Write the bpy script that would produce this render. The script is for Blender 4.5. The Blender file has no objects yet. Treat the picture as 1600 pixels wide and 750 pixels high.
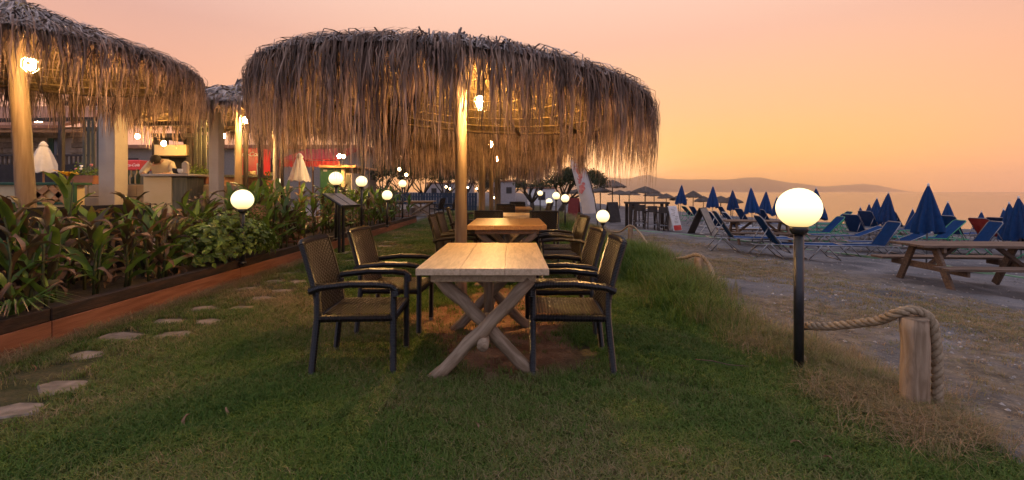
import bpy, math, random
import numpy as np
from mathutils import Matrix, Vector, Euler
R = math.radians
rnd = random.Random(7)
C = bpy.context.scene.collection
SC = bpy.context.scene
CH = 1.32          # camera height
F = 711.0          # focal length in 1600-px units
HZ = 299.0         # horizon row

# ------------------------------------------------------------------ camera, world, sun, exposure
cam_d = bpy.data.cameras.new('camera'); cam = bpy.data.objects.new('camera', cam_d); C.objects.link(cam)
cam.location = (0, 0, CH); cam.rotation_euler = (R(90), 0, 0)
cam_d.lens = 16.0; cam_d.sensor_width = 36.0; cam_d.shift_y = -76 / 1600
cam_d.clip_start = 0.05; cam_d.clip_end = 20000
SC.camera = cam
SUN_AZ = 11.0; SUN_EL = 1.0      # just gone behind the mountain across the bay
w = bpy.data.worlds.new('World'); SC.world = w; w.use_nodes = True
nt = w.node_tree; N = nt.nodes; L = nt.links
bg = N['Background']
sky = N.new('ShaderNodeTexSky'); sky.sky_type = 'NISHITA'; sky.sun_disc = False
sky.sun_elevation = R(SUN_EL); sky.sun_rotation = R(SUN_AZ); sky.dust_density = 3.0; sky.air_density = 1.5
tc = N.new('ShaderNodeTexCoord')
sep = N.new('ShaderNodeSeparateXYZ'); L.new(tc.outputs['Generated'], sep.inputs[0])
def wmath(op, a, b=None, clamp=False):
    n = N.new('ShaderNodeMath'); n.operation = op; n.use_clamp = clamp
    for i, s in enumerate((a, b)):
        if s is None: continue
        if isinstance(s, (int, float)): n.inputs[i].default_value = s
        else: L.new(s, n.inputs[i])
    return n.outputs[0]
def wramp(fac, stops):
    n = N.new('ShaderNodeValToRGB'); e = n.color_ramp.elements
    while len(e) > 1: e.remove(e[-1])
    e[0].position = stops[0][0]; e[0].color = (*stops[0][1], 1)
    for p, c in stops[1:]:
        q = e.new(p); q.color = (*c, 1)
    L.new(fac, n.inputs[0]); return n.outputs[0]
el = wmath('MAXIMUM', sep.outputs['Z'], 0.0)
# dusk afterglow in the west (ahead), the darker earth-shadow side in the east (behind)
front = wramp(el, [(0, (.95, .42, .085)), (.08, (.90, .43, .12)), (.16, (.76, .39, .18)), (.30, (.635, .355, .25)),
                   (.48, (.66, .46, .38)), (.72, (.55, .50, .58)), (1, (.48, .51, .70))])
side = wramp(el, [(0, (.80, .35, .22)), (.08, (.74, .33, .195)), (.18, (.63, .31, .195)), (.30, (.52, .285, .225)),
                  (.50, (.60, .44, .40)), (.75, (.54, .50, .60)), (1, (.48, .51, .70))])
back = wramp(el, [(0, (.36, .32, .42)), (.2, (.40, .37, .49)), (.5, (.43, .44, .60)), (1, (.48, .51, .70))])
sx, sy = math.sin(R(SUN_AZ)), math.cos(R(SUN_AZ))
dot = wmath('ADD', wmath('MULTIPLY', sep.outputs['X'], sx), wmath('MULTIPLY', sep.outputs['Y'], sy))
hl = wmath('SQRT', wmath('ADD', wmath('MULTIPLY', sep.outputs['X'], sep.outputs['X']), wmath('ADD', wmath('MULTIPLY', sep.outputs['Y'], sep.outputs['Y']), 1e-5)))
ca = wmath('DIVIDE', dot, hl)
def wsmooth(v, a, b):
    n = N.new('ShaderNodeMapRange'); n.interpolation_type = 'SMOOTHSTEP'; n.inputs['From Min'].default_value = a; n.inputs['From Max'].default_value = b
    L.new(v, n.inputs['Value']); return n.outputs['Result']
def wmix(f, a, b, mode='MIX'):
    n = N.new('ShaderNodeMix'); n.data_type = 'RGBA'; n.blend_type = mode
    if isinstance(f, (int, float)): n.inputs[0].default_value = f
    else: L.new(f, n.inputs[0])
    L.new(a, n.inputs[6]); L.new(b, n.inputs[7]); return n.outputs[2]
fs = wmix(wsmooth(ca, .62, .985), side, front)
fb = wmix(wsmooth(ca, -.75, .45), back, fs)
sk = N.new('ShaderNodeMix'); sk.data_type = 'RGBA'; sk.blend_type = 'ADD'; sk.inputs[0].default_value = 0.008
L.new(fb, sk.inputs[6]); L.new(sky.outputs[0], sk.inputs[7])
L.new(sk.outputs[2], bg.inputs['Color']); bg.inputs['Strength'].default_value = 1.0
sun_d = bpy.data.lights.new('sun', 'SUN'); sun_d.energy = 0.12; sun_d.angle = R(.5); sun_d.color = (1, .62, .34)
sun = bpy.data.objects.new('sun', sun_d); C.objects.link(sun)
sun.rotation_euler = Vector((-sx * math.cos(R(SUN_EL)), -sy * math.cos(R(SUN_EL)), -math.sin(R(SUN_EL)))).to_track_quat('-Z', 'Y').to_euler()
vs = SC.view_settings; vs.view_transform = 'Standard'; vs.look = 'None'; vs.exposure = 0.64; vs.gamma = 1; vs.use_curve_mapping = False
cy = SC.cycles; cy.use_denoising = True; cy.max_bounces = 6; cy.diffuse_bounces = 3; cy.glossy_bounces = 3
cy.transmission_bounces = 3; cy.transparent_max_bounces = 8; cy.volume_bounces = 2; cy.sample_clamp_indirect = 3.0
cy.caustics_reflective = False; cy.caustics_refractive = False

# ------------------------------------------------------------------ helpers: geometry
class MB:
    def __init__(s): s.v = []; s.f = []; s.t = []; s.n = 0
    def add(s, vs_, fs_, tint=0.5):
        b = s.n
        s.v.extend([tuple(p) for p in vs_]); s.n += len(vs_)
        s.f.extend([tuple(i + b for i in q) for q in fs_]); s.t.extend([tint] * len(fs_)); return s
    def box(s, c, d, rot=None, ch=0.0, tint=0.5):
        hx, hy, hz = d[0] / 2, d[1] / 2, d[2] / 2
        ch = min(ch, hx * .8, hy * .8, hz * .8)
        V = []; idx = {}
        M = rot if rot is not None else Matrix.Identity(3)
        if isinstance(M, (int, float)): M = Matrix.Rotation(M, 3, 'Z')
        c = Vector(c)
        if ch <= 0:
            for a in (-1, 1):
                for b in (-1, 1):
                    for e in (-1, 1): V.append(c + M @ Vector((a * hx, b * hy, e * hz)))
            fs_ = [(0, 1, 3, 2), (4, 6, 7, 5), (0, 4, 5, 1), (2, 3, 7, 6), (0, 2, 6, 4), (1, 5, 7, 3)]
            return s.add(V, fs_, tint)
        for a in (-1, 1):
            for b in (-1, 1):
                for e in (-1, 1):
                    for k in range(3):
                        p = [a * (hx - (0 if k == 0 else ch)), b * (hy - (0 if k == 1 else ch)), e * (hz - (0 if k == 2 else ch))]
                        idx[(a, b, e, k)] = len(V); V.append(c + M @ Vector(p))
        Fc = []
        for k in range(3):
            o1, o2 = [q for q in range(3) if q != k]
            for sg in (-1, 1):
                loop = []
                for (p, q) in ((-1, -1), (1, -1), (1, 1), (-1, 1)):
                    t = [0, 0, 0]; t[k] = sg; t[o1] = p; t[o2] = q; loop.append(idx[(*t, k)])
                if (sg == 1) == (k == 1): loop.reverse()
                Fc.append(tuple(loop))
        for k in range(3):        # edges along axis k
            o1, o2 = [q for q in range(3) if q != k]
            for p in (-1, 1):
                for q in (-1, 1):
                    t0 = [0, 0, 0]; t0[o1] = p; t0[o2] = q; t1 = list(t0); t0[k] = -1; t1[k] = 1
                    Fc.append((idx[(*t0, o1)], idx[(*t1, o1)], idx[(*t1, o2)], idx[(*t0, o2)]))
        for a in (-1, 1):
            for b in (-1, 1):
                for e in (-1, 1): Fc.append(tuple(idx[(a, b, e, k)] for k in range(3)))
        return s.add(V, Fc, tint)
    def beam(s, p0, p1, wd, hg, ch=0.004, tint=.5, up=(0, 0, 1)):
        p0 = Vector(p0); p1 = Vector(p1); d = p1 - p0; ln = d.length; d.normalize()
        u = Vector(up)
        if abs(d.dot(u)) > .98: u = Vector((1, 0, 0))
        sd = d.cross(u).normalized(); u2 = sd.cross(d)
        M = Matrix((d, sd, u2)).transposed()
        return s.box((p0 + p1) / 2, (ln, wd, hg), M, ch, tint)
    def tube(s, pts, r, n=8, caps=True, tint=.5):
        pts = [Vector(p) for p in pts]; m = len(pts)
        rs = r if isinstance(r, (list, tuple)) else [r] * m
        V = []; t0 = (pts[1] - pts[0]).normalized()
        u = t0.orthogonal().normalized()
        for i, p in enumerate(pts):
            t = (pts[min(i + 1, m - 1)] - pts[max(i - 1, 0)]).normalized()
            u = (u - t * u.dot(t))
            if u.length < 1e-6: u = t.orthogonal()
            u.normalize(); b = t.cross(u)
            for k in range(n):
                a = 2 * math.pi * k / n
                V.append(p + (u * math.cos(a) + b * math.sin(a)) * rs[i])
        Fc = []
        for i in range(m - 1):
            for k in range(n):
                k2 = (k + 1) % n
                Fc.append((i * n + k, i * n + k2, (i + 1) * n + k2, (i + 1) * n + k))
        if caps: Fc.append(tuple(range(n - 1, -1, -1))); Fc.append(tuple((m - 1) * n + k for k in range(n)))
        return s.add(V, Fc, tint)
    def lathe(s, prof, n=24, o=(0, 0, 0), tint=.5, caps=True):
        V = []; o = Vector(o)
        for r, z in prof:
            for k in range(n):
                a = 2 * math.pi * k / n; V.append(o + Vector((r * math.cos(a), r * math.sin(a), z)))
        Fc = []
        for i in range(len(prof) - 1):
            for k in range(n):
                k2 = (k + 1) % n; Fc.append((i * n + k, i * n + k2, (i + 1) * n + k2, (i + 1) * n + k))
        if caps:
            Fc.append(tuple(range(n - 1, -1, -1))); m = len(prof) - 1; Fc.append(tuple(m * n + k for k in range(n)))
        return s.add(V, Fc, tint)
    def prism(s, poly, y0, y1, ax='y', tint=.5):
        # poly: list of 2-D points, extruded along an axis
        def mk(a, b, t): return {'y': (a, t, b), 'x': (t, a, b), 'z': (a, b, t)}[ax]
        n = len(poly)
        V = [mk(a, b, y0) for a, b in poly] + [mk(a, b, y1) for a, b in poly]
        Fc = [tuple(range(n)), tuple(range(2 * n - 1, n - 1, -1))] + [(i, (i + 1) % n + 0, (i + 1) % n + n, i + n) for i in range(n)]
        return s.add(V, Fc, tint)
    def ribbon(s, pts, ws, sides, tint=.5):
        V = []
        for p, w_, sd in zip(pts, ws, sides):
            V.append(p - sd * w_ * .5); V.append(p + sd * w_ * .5)
        return s.add(V, [(2 * i, 2 * i + 1, 2 * i + 3, 2 * i + 2) for i in range(len(pts) - 1)], tint)
    def mesh(s, name, mat, smooth=False):
        me = bpy.data.meshes.new(name); me.from_pydata(s.v, [], s.f)
        if mat: me.materials.append(mat)
        at = me.attributes.new('tint', 'FLOAT', 'FACE'); at.data.foreach_set('value', s.t)
        if smooth: me.polygons.foreach_set('use_smooth', [True] * len(me.polygons))
        me.update(); return me
    def build(s, name, mat, parent=None, smooth=False, loc=None, rz=0):
        return inst(s.mesh(name, mat, smooth), name, parent, loc, rz)
def inst(me, name, parent=None, loc=None, rz=0, rot=None, sc=None):
    o = bpy.data.objects.new(name, me); C.objects.link(o)
    if parent is not None: o.parent = parent
    if loc is not None: o.location = loc
    if rot is not None: o.rotation_euler = rot
    elif rz: o.rotation_euler = (0, 0, rz)
    if sc is not None: o.scale = sc if isinstance(sc, (tuple, list)) else (sc, sc, sc)
    return o
def tag(o, label=None, cat=None, group=None, kind=None):
    if label: o['label'] = label
    if cat: o['category'] = cat
    if group: o['group'] = group
    if kind: o['kind'] = kind
    return o
def thing(name, label, cat, loc=(0, 0, 0), rz=0, group=None):
    o = bpy.data.objects.new(name, None); C.objects.link(o); o.location = loc; o.rotation_euler = (0, 0, rz)
    o.empty_display_size = .1
    return tag(o, label, cat, group)
def copy_tree(o, parent=None):
    c = o.copy(); C.objects.link(c)
    if parent is not None: c.parent = parent
    for ch in list(KIDS.get(o.name, ())): copy_tree(ch, c)
    return c
KIDS = {}
def freeze_kids():
    KIDS.clear()
    for o in bpy.data.objects:
        if o.parent: KIDS.setdefault(o.parent.name, []).append(o)
def clone(o, loc, rz, label, group=None):
    freeze_kids(); c = copy_tree(o); c.location = loc; c.rotation_euler = (0, 0, rz)
    c['label'] = label
    if group: c['group'] = group
    return c
ORD = ['first', 'second', 'third', 'fourth', 'fifth', 'sixth', 'seventh', 'eighth', 'ninth', 'tenth', 'eleventh', 'twelfth',
       'thirteenth', 'fourteenth', 'fifteenth', 'sixteenth', 'seventeenth', 'eighteenth', 'nineteenth', 'twentieth',
       'twenty-first', 'twenty-second', 'twenty-third', 'twenty-fourth']

# ------------------------------------------------------------------ helpers: materials
def mat(name, col, col2=None, rough=.75, scale=6, stretch=(1, 1, 1), bump=0.0, bscale=30, metal=0, tint=0.0, rand=0.0,
        transl=0.0, spec=.3, detail=6, coord='Object', dist=0.0, lo=.35, hi=.65, bdist=.01):
    m = bpy.data.materials.new(name); m.use_nodes = True
    t = m.node_tree; n = t.nodes; l = t.links; p = n['Principled BSDF']
    p.inputs['Roughness'].default_value = rough; p.inputs['Metallic'].default_value = metal
    p.inputs['Specular IOR Level'].default_value = spec
    tcn = n.new('ShaderNodeTexCoord'); mp = n.new('ShaderNodeMapping'); mp.inputs['Scale'].default_value = stretch
    l.new(tcn.outputs[coord], mp.inputs[0])
    oi = n.new('ShaderNodeObjectInfo')
    if rand:
        ad = n.new('ShaderNodeVectorMath'); ad.operation = 'SCALE'; ad.inputs[0].default_value = (37, 19, 53); l.new(oi.outputs['Random'], ad.inputs['Scale'])
        l.new(ad.outputs[0], mp.inputs['Location'])
    nz = n.new('ShaderNodeTexNoise'); nz.inputs['Scale'].default_value = scale; nz.inputs['Detail'].default_value = detail; nz.inputs['Distortion'].default_value = dist
    l.new(mp.outputs[0], nz.inputs['Vector'])
    rp = n.new('ShaderNodeValToRGB'); rp.color_ramp.elements[0].position = lo; rp.color_ramp.elements[1].position = hi
    c2 = col2 if col2 else tuple(min(1, c * 1.25) for c in col)
    rp.color_ramp.elements[0].color = (*col, 1); rp.color_ramp.elements[1].color = (*c2, 1)
    l.new(nz.outputs['Fac'], rp.inputs[0]); out = rp.outputs[0]
    def mul(colsock, valsock, lo_, hi_):
        mr = n.new('ShaderNodeMapRange'); mr.inputs['To Min'].default_value = lo_; mr.inputs['To Max'].default_value = hi_
        l.new(valsock, mr.inputs['Value'])
        mx = n.new('ShaderNodeMix'); mx.data_type = 'RGBA'; mx.blend_type = 'MULTIPLY'; mx.inputs[0].default_value = 1
        l.new(colsock, mx.inputs[6]); l.new(mr.outputs[0], mx.inputs[7]); return mx.outputs[2]
    if tint:
        at = n.new('ShaderNodeAttribute'); at.attribute_name = 'tint'; out = mul(out, at.outputs['Fac'], 1 - tint, 1 + tint)
    if rand: out = mul(out, oi.outputs['Random'], 1 - rand, 1 + rand)
    l.new(out, p.inputs['Base Color'])
    if bump:
        b = n.new('ShaderNodeBump'); b.inputs['Strength'].default_value = bump; b.inputs['Distance'].default_value = bdist
        nb = n.new('ShaderNodeTexNoise'); nb.inputs['Scale'].default_value = bscale; nb.inputs['Detail'].default_value = 5
        l.new(mp.outputs[0], nb.inputs['Vector']); l.new(nb.outputs['Fac'], b.inputs['Height']); l.new(b.outputs[0], p.inputs['Normal'])
    if transl:
        tr = n.new('ShaderNodeBsdfTranslucent'); l.new(out, tr.inputs['Color'])
        ms = n.new('ShaderNodeMixShader'); ms.inputs[0].default_value = transl
        l.new(p.outputs[0], ms.inputs[1]); l.new(tr.outputs[0], ms.inputs[2]); l.new(ms.outputs[0], n['Material Output'].inputs['Surface'])
    return m
def emis(name, col, s):
    m = bpy.data.materials.new(name); m.use_nodes = True; n = m.node_tree.nodes; n.clear()
    e = n.new('ShaderNodeEmission'); e.inputs[0].default_value = (*col, 1); e.inputs[1].default_value = s
    o = n.new('ShaderNodeOutputMaterial'); m.node_tree.links.new(e.outputs[0], o.inputs[0]); return m

def globe_mat():
    # opal glass lit from inside: dimmer and yellower round the neck, away from the filament
    m = emis('globe_glow', (1, .80, .46), 1.6); t = m.node_tree; n = t.nodes; e = n['Emission']
    tcn = n.new('ShaderNodeTexCoord'); s = n.new('ShaderNodeSeparateXYZ'); t.links.new(tcn.outputs['Object'], s.inputs[0])
    mr = n.new('ShaderNodeMapRange'); mr.inputs['From Min'].default_value = -.15; mr.inputs['From Max'].default_value = .02; t.links.new(s.outputs['Z'], mr.inputs['Value'])
    r = n.new('ShaderNodeValToRGB'); r.color_ramp.elements[0].color = (.36, .22, .07, 1); r.color_ramp.elements[1].color = (1, .80, .43, 1); t.links.new(mr.outputs[0], r.inputs[0]); t.links.new(r.outputs[0], e.inputs[0])
    return m
M = {}
M['wicker'] = mat('wicker', (.006, .0052, .005), (.018, .0135, .0115), rough=.34, scale=60, spec=.4, rand=.15)
M['wicker_flat'] = mat('wicker_strand', (.012, .0095, .0085), (.034, .026, .022), rough=.34, scale=50, spec=.5, rand=.15)
M['steel_foot'] = mat('steel_foot', (.35, .34, .33), rough=.35, metal=.8)
M['pine_top'] = mat('pine_top', (.40, .27, .155), (.58, .42, .26), rough=.42, scale=5, stretch=(7, .7, 7), bump=.15, bscale=30, dist=1.2, spec=.4, rand=.1, bdist=.004)
M['oak_top'] = mat('oak_top', (.26, .13, .05), (.40, .22, .09), rough=.36, scale=5, stretch=(7, .8, 7), bump=.15, bscale=30, dist=1.0, spec=.4, rand=.1, bdist=.004)
M['log'] = mat('log', (.20, .13, .075), (.35, .25, .16), rough=.7, scale=9, stretch=(3, 3, .5), bump=.5, bscale=14, dist=.8, rand=.1)
M['post'] = mat('post', (.165, .11, .065), (.26, .185, .115), rough=.6, scale=6, stretch=(4, 4, .3), bump=.3, bscale=18, rand=.1, dist=.5)
M['thatch'] = mat('thatch', (.20, .132, .10), (.45, .305, .215), rough=.72, scale=4, tint=.7, transl=.42, spec=.25)
M['thatch_top'] = mat('thatch_top', (.20, .165, .15), (.40, .325, .275), rough=.8, scale=5, tint=.6, spec=.2)
M['reed'] = mat('reed', (.24, .15, .06), (.42, .29, .13), rough=.65, scale=18, stretch=(1, 1, 1), bump=.6, bscale=60, tint=.4)
M['rafter'] = mat('rafter', (.12, .075, .035), (.2, .13, .07), rough=.7, scale=12)
M['black_metal'] = mat('black_metal', (.012, .012, .014), (.022, .022, .024), rough=.35, spec=.5, scale=20)
M['globe'] = globe_mat()
M['bulb'] = emis('bulb_glow', (1, .57, .20), 1450)
M['bulb_mid'] = emis('bulb_mid_glow', (1, .57, .20), 800)
M['bulb_small'] = emis('bulb_small_glow', (1, .57, .19), 420)
M['bulb_far'] = emis('bulb_far_glow', (1, .66, .30), 25)
M['red_board'] = mat('red_board', (.16, .058, .03), (.25, .10, .055), rough=.7, scale=4, stretch=(6, .5, 6), bump=.3, bscale=20, rand=.12)
M['dark_sleeper'] = mat('dark_sleeper', (.015, .011, .010), (.05, .026, .018), rough=.75, scale=4, stretch=(4, .8, 4), bump=.5, bscale=20, rand=.2)
M['soil'] = mat('soil', (.03, .022, .016), (.06, .045, .03), rough=.95, scale=10, bump=.8, bscale=30)
M['leaf'] = mat('canna_leaf', (.075, .14, .018), (.16, .25, .035), rough=.45, scale=3, rand=.35, transl=.28, spec=.4)
M['leaf_red'] = mat('canna_leaf_bronze', (.075, .036, .024), (.12, .10, .035), rough=.5, scale=3, rand=.35, transl=.2, spec=.35)
M['leaf_dry'] = mat('canna_leaf_dry', (.19, .10, .055), (.36, .22, .13), rough=.8, scale=5, rand=.3, transl=.25)
def add_tip(m, tip, a, b_):
    t = m.node_tree; n = t.nodes; l = t.links; p_ = n['Principled BSDF']; src = p_.inputs['Base Color'].links[0].from_socket
    tcn = n.new('ShaderNodeTexCoord'); s = n.new('ShaderNodeSeparateXYZ'); l.new(tcn.outputs['Object'], s.inputs[0])
    ab = n.new('ShaderNodeMath'); ab.operation = 'ABSOLUTE'; l.new(s.outputs['Y'], ab.inputs[0])
    nz = n.new('ShaderNodeTexNoise'); nz.inputs['Scale'].default_value = 14; l.new(tcn.outputs['Object'], nz.inputs['Vector'])
    oi = n.new('ShaderNodeObjectInfo'); m1 = n.new('ShaderNodeMath'); m1.operation = 'MULTIPLY_ADD'; m1.inputs[1].default_value = 1.5; l.new(ab.outputs[0], m1.inputs[0]); l.new(s.outputs['X'], m1.inputs[2])
    m2 = n.new('ShaderNodeMath'); m2.operation = 'MULTIPLY_ADD'; m2.inputs[1].default_value = .30; l.new(nz.outputs['Fac'], m2.inputs[0]); l.new(m1.outputs[0], m2.inputs[2])
    m3 = n.new('ShaderNodeMath'); m3.operation = 'MULTIPLY_ADD'; m3.inputs[1].default_value = .22; l.new(oi.outputs['Random'], m3.inputs[0]); l.new(m2.outputs[0], m3.inputs[2])
    mr = n.new('ShaderNodeMapRange'); mr.inputs['From Min'].default_value = a; mr.inputs['From Max'].default_value = b_; l.new(m3.outputs[0], mr.inputs['Value'])
    mx = n.new('ShaderNodeMix'); mx.data_type = 'RGBA'; l.new(mr.outputs[0], mx.inputs[0]); l.new(src, mx.inputs[6]); mx.inputs[7].default_value = (*tip, 1)
    l.new(mx.outputs[2], p_.inputs['Base Color'])
    for q in n:
        if q.type == 'BSDF_TRANSLUCENT': l.new(mx.outputs[2], q.inputs['Color'])
add_tip(M['leaf'], (.20, .10, .055), .68, .80)
add_tip(M['leaf_red'], (.24, .13, .08), .58, .74)
M['bush'] = mat('bush_leaf', (.07, .12, .016), (.15, .21, .035), rough=.45, scale=3, tint=.5, transl=.3, spec=.4)
M['stem'] = mat('stem', (.05, .07, .02), (.09, .08, .03), rough=.7)
M['flower'] = mat('flower', (.75, .42, .04), (.85, .55, .1), rough=.6, transl=.3)
M['stone'] = mat('path_stone', (.11, .085, .062), (.24, .185, .145), rough=.92, scale=9, bump=.9, bscale=22, rand=.12)
M['rope'] = mat('rope', (.23, .16, .09), (.36, .27, .17), rough=.85, scale=30, bump=.5, bscale=90)
M['blue_cloth'] = mat('blue_cloth', (.009, .042, .125), (.013, .055, .16), rough=.9, spec=.1, scale=12, rand=.2, transl=.12, bump=.15, bscale=20)
M['blue_sling'] = mat('blue_sling', (.007, .034, .105), (.010, .045, .135), rough=.95, spec=.03, scale=9, rand=.2)
M['green_plastic'] = mat('green_plastic', (.04, .28, .13), (.05, .33, .16), rough=.4, spec=.5)
M['red_sling'] = mat('red_sling', (.34, .03, .025), (.42, .05, .04), rough=.8, spec=.1, rand=.15)
M['alu'] = mat('aluminium', (.20, .20, .21), (.29, .29, .30), rough=.4, metal=.7)
M['white_plastic'] = mat('white_plastic', (.62, .6, .57), (.7, .68, .65), rough=.5)
M['dull_red'] = mat('dull_red', (.16, .018, .016), (.2, .025, .02), rough=.6)
M['menu_page'] = mat('menu_page', (.07, .06, .055), (.12, .10, .09), rough=.35, scale=14)
M['bottle_glass'] = mat('bottle_glass', (.02, .045, .02), (.03, .06, .03), rough=.12, spec=.6, rand=.4)
M['picnic'] = mat('picnic_wood', (.085, .052, .034), (.165, .105, .068), rough=.75, scale=5, stretch=(.8, 7, 7), bump=.4, bscale=20, dist=.8, rand=.2)
M['dark_wood'] = mat('dark_wood', (.025, .018, .014), (.05, .036, .028), rough=.6, scale=8, stretch=(1, 1, .3), bump=.2)
M['white_paint'] = mat('white_paint', (.36, .31, .26), (.43, .37, .31), rough=.7, scale=3, bump=.1)
M['cream'] = mat('cream_panel', (.55, .42, .22), (.62, .48, .27), rough=.7, scale=2)
M['cream_dull'] = mat('beige_wall', (.36, .26, .15), (.46, .34, .2), rough=.85, scale=5, bump=.3)
M['green_paint'] = mat('green_paint', (.015, .065, .032), (.02, .085, .04), rough=.5)
M['grey_slat'] = mat('grey_slat', (.075, .075, .055), (.13, .125, .09), rough=.8, scale=5, stretch=(5, 5, .5), rand=.15)
M['dark_panel'] = mat('dark_panel', (.02, .016, .016), (.035, .03, .028), rough=.8)
M['wall_stone'] = mat('wall_stone', (.26, .2, .15), (.42, .34, .26), rough=.9, scale=6, bump=.4, bscale=20, rand=.25)
M['mortar'] = mat('mortar', (.24, .2, .16), (.3, .25, .2), rough=.95, scale=12)
M['terracotta'] = mat('terracotta', (.30, .12, .06), (.38, .17, .09), rough=.8)
M['bar_wood'] = mat('bar_wood', (.30, .14, .05), (.42, .22, .09), rough=.5, scale=5, stretch=(.6, 6, 6), dist=.8, rand=.1)
M['red_paint'] = mat('red_paint', (.50, .02, .022), (.56, .03, .03), rough=.35, spec=.5)
M['white_ink'] = mat('white_ink', (.75, .72, .7), rough=.5)
M['red_ink'] = mat('red_ink', (.6, .12, .09), (.7, .3, .25), rough=.6, scale=12)
M['grey_cloth'] = mat('grey_cloth', (.42, .39, .37), (.5, .47, .45), rough=.85, scale=5, transl=.15)
M['flag'] = mat('flag_cloth', (.66, .6, .56), (.74, .67, .62), rough=.8, scale=4, transl=.3)
M['paper'] = mat('paper', (.6, .56, .52), (.7, .66, .62), rough=.7, scale=8)
M['board_face'] = mat('board_face', (.20, .17, .14), (.3, .26, .2), rough=.8, scale=5)
M['bark'] = mat('bark', (.035, .027, .02), (.07, .055, .04), rough=.9, scale=9, stretch=(3, 3, .6), bump=.6)
M['needles'] = mat('tree_foliage', (.022, .034, .012), (.055, .07, .025), rough=.7, scale=2, tint=.5, transl=.15)
M['needles2'] = mat('tree_foliage_olive', (.03, .035, .014), (.06, .06, .03), rough=.7, scale=2, tint=.5, transl=.15)
M['beach_thatch'] = mat('beach_thatch', (.07, .055, .045), (.14, .11, .09), rough=.85, scale=14, bump=.7, bscale=40, tint=.5, rand=.2)
M['terrace'] = mat('terrace_floor', (.14, .11, .09), (.2, .16, .13), rough=.85, scale=5)
M['skin'] = mat('skin', (.42, .24, .16), (.46, .27, .18), rough=.5)
M['shirt'] = mat('shirt', (.66, .58, .45), (.72, .64, .5), rough=.8)
M['hair'] = mat('hair', (.02, .014, .01), rough=.5)
M['trousers'] = mat('trousers', (.03, .03, .035), rough=.8)
M['glass'] = mat('dark_glass', (.02, .022, .025), (.03, .03, .035), rough=.12, spec=.6)
M['far_white'] = mat('far_white', (.3, .26, .24), (.36, .31, .29), rough=.8)
M['blue_fence'] = mat('blue_fence', (.012, .026, .05), (.02, .04, .07), rough=.7, rand=.2)
M['blade'] = None

# ------------------------------------------------------------------ ground height
SHORE = [(-40, 70), (0, 45), (10, 32), (15, 27.5), (21, 23.5), (27.5, 18.6), (36, 16), (50, 14), (80, 12.5), (150, 11), (500, 9), (3000, 9)]
SY = [a for a, b in SHORE]; SXs = [b for a, b in SHORE]
def sst(a, b, x): t = np.clip((x - a) / (b - a), 0, 1); return t * t * (3 - 2 * t)
def edge_x(y): return 2.42 + .16 * np.sin(y * .9 + .5) + .10 * np.sin(y * 2.3) + .05 * np.sin(y * 5.1)
def gza(x, y):
    x = np.asarray(x, float); y = np.asarray(y, float)
    e = edge_x(np.minimum(y, 30))
    z = -.07 * sst(0, .45, x - e)
    z = z - .43 * sst(3.0, 11, x)
    bl = sst(2.6, 3.4, x) * (1 - sst(25, 40, y))
    z = z + bl * (.030 * np.sin(x * 2.1 + 1.3 * np.sin(y * 1.7)) * np.sin(y * 2.6 + x) + .024 * np.sin(x * 6.3 + y * 2) * np.sin(y * 5.7 - x * 1.3))
    xs = np.interp(y, SY, SXs)
    z = z - np.clip(x - xs, 0, 14) * .16
    return z
def gz(x, y): return float(gza(x, y))
def G(px, py, dz=0):     # ground point seen at photo position
    d = 10.0
    for _ in range(40):
        x = (px - 800) / F * d; d = .5 * d + .5 * max(1, (CH - gz(x, d) - dz) * F / (py - HZ))
    x = (px - 800) / F * d
    return Vector((x, d, gz(x, d)))
def D(px, py, d): return Vector(((px - 800) / F * d, d, CH - (py - HZ) / F * d))
def GD(px, d): x = (px - 800) / F * d; return Vector((x, d, gz(x, d)))

def noise_mask_nodes(t):
    return t.nodes, t.links
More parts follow.
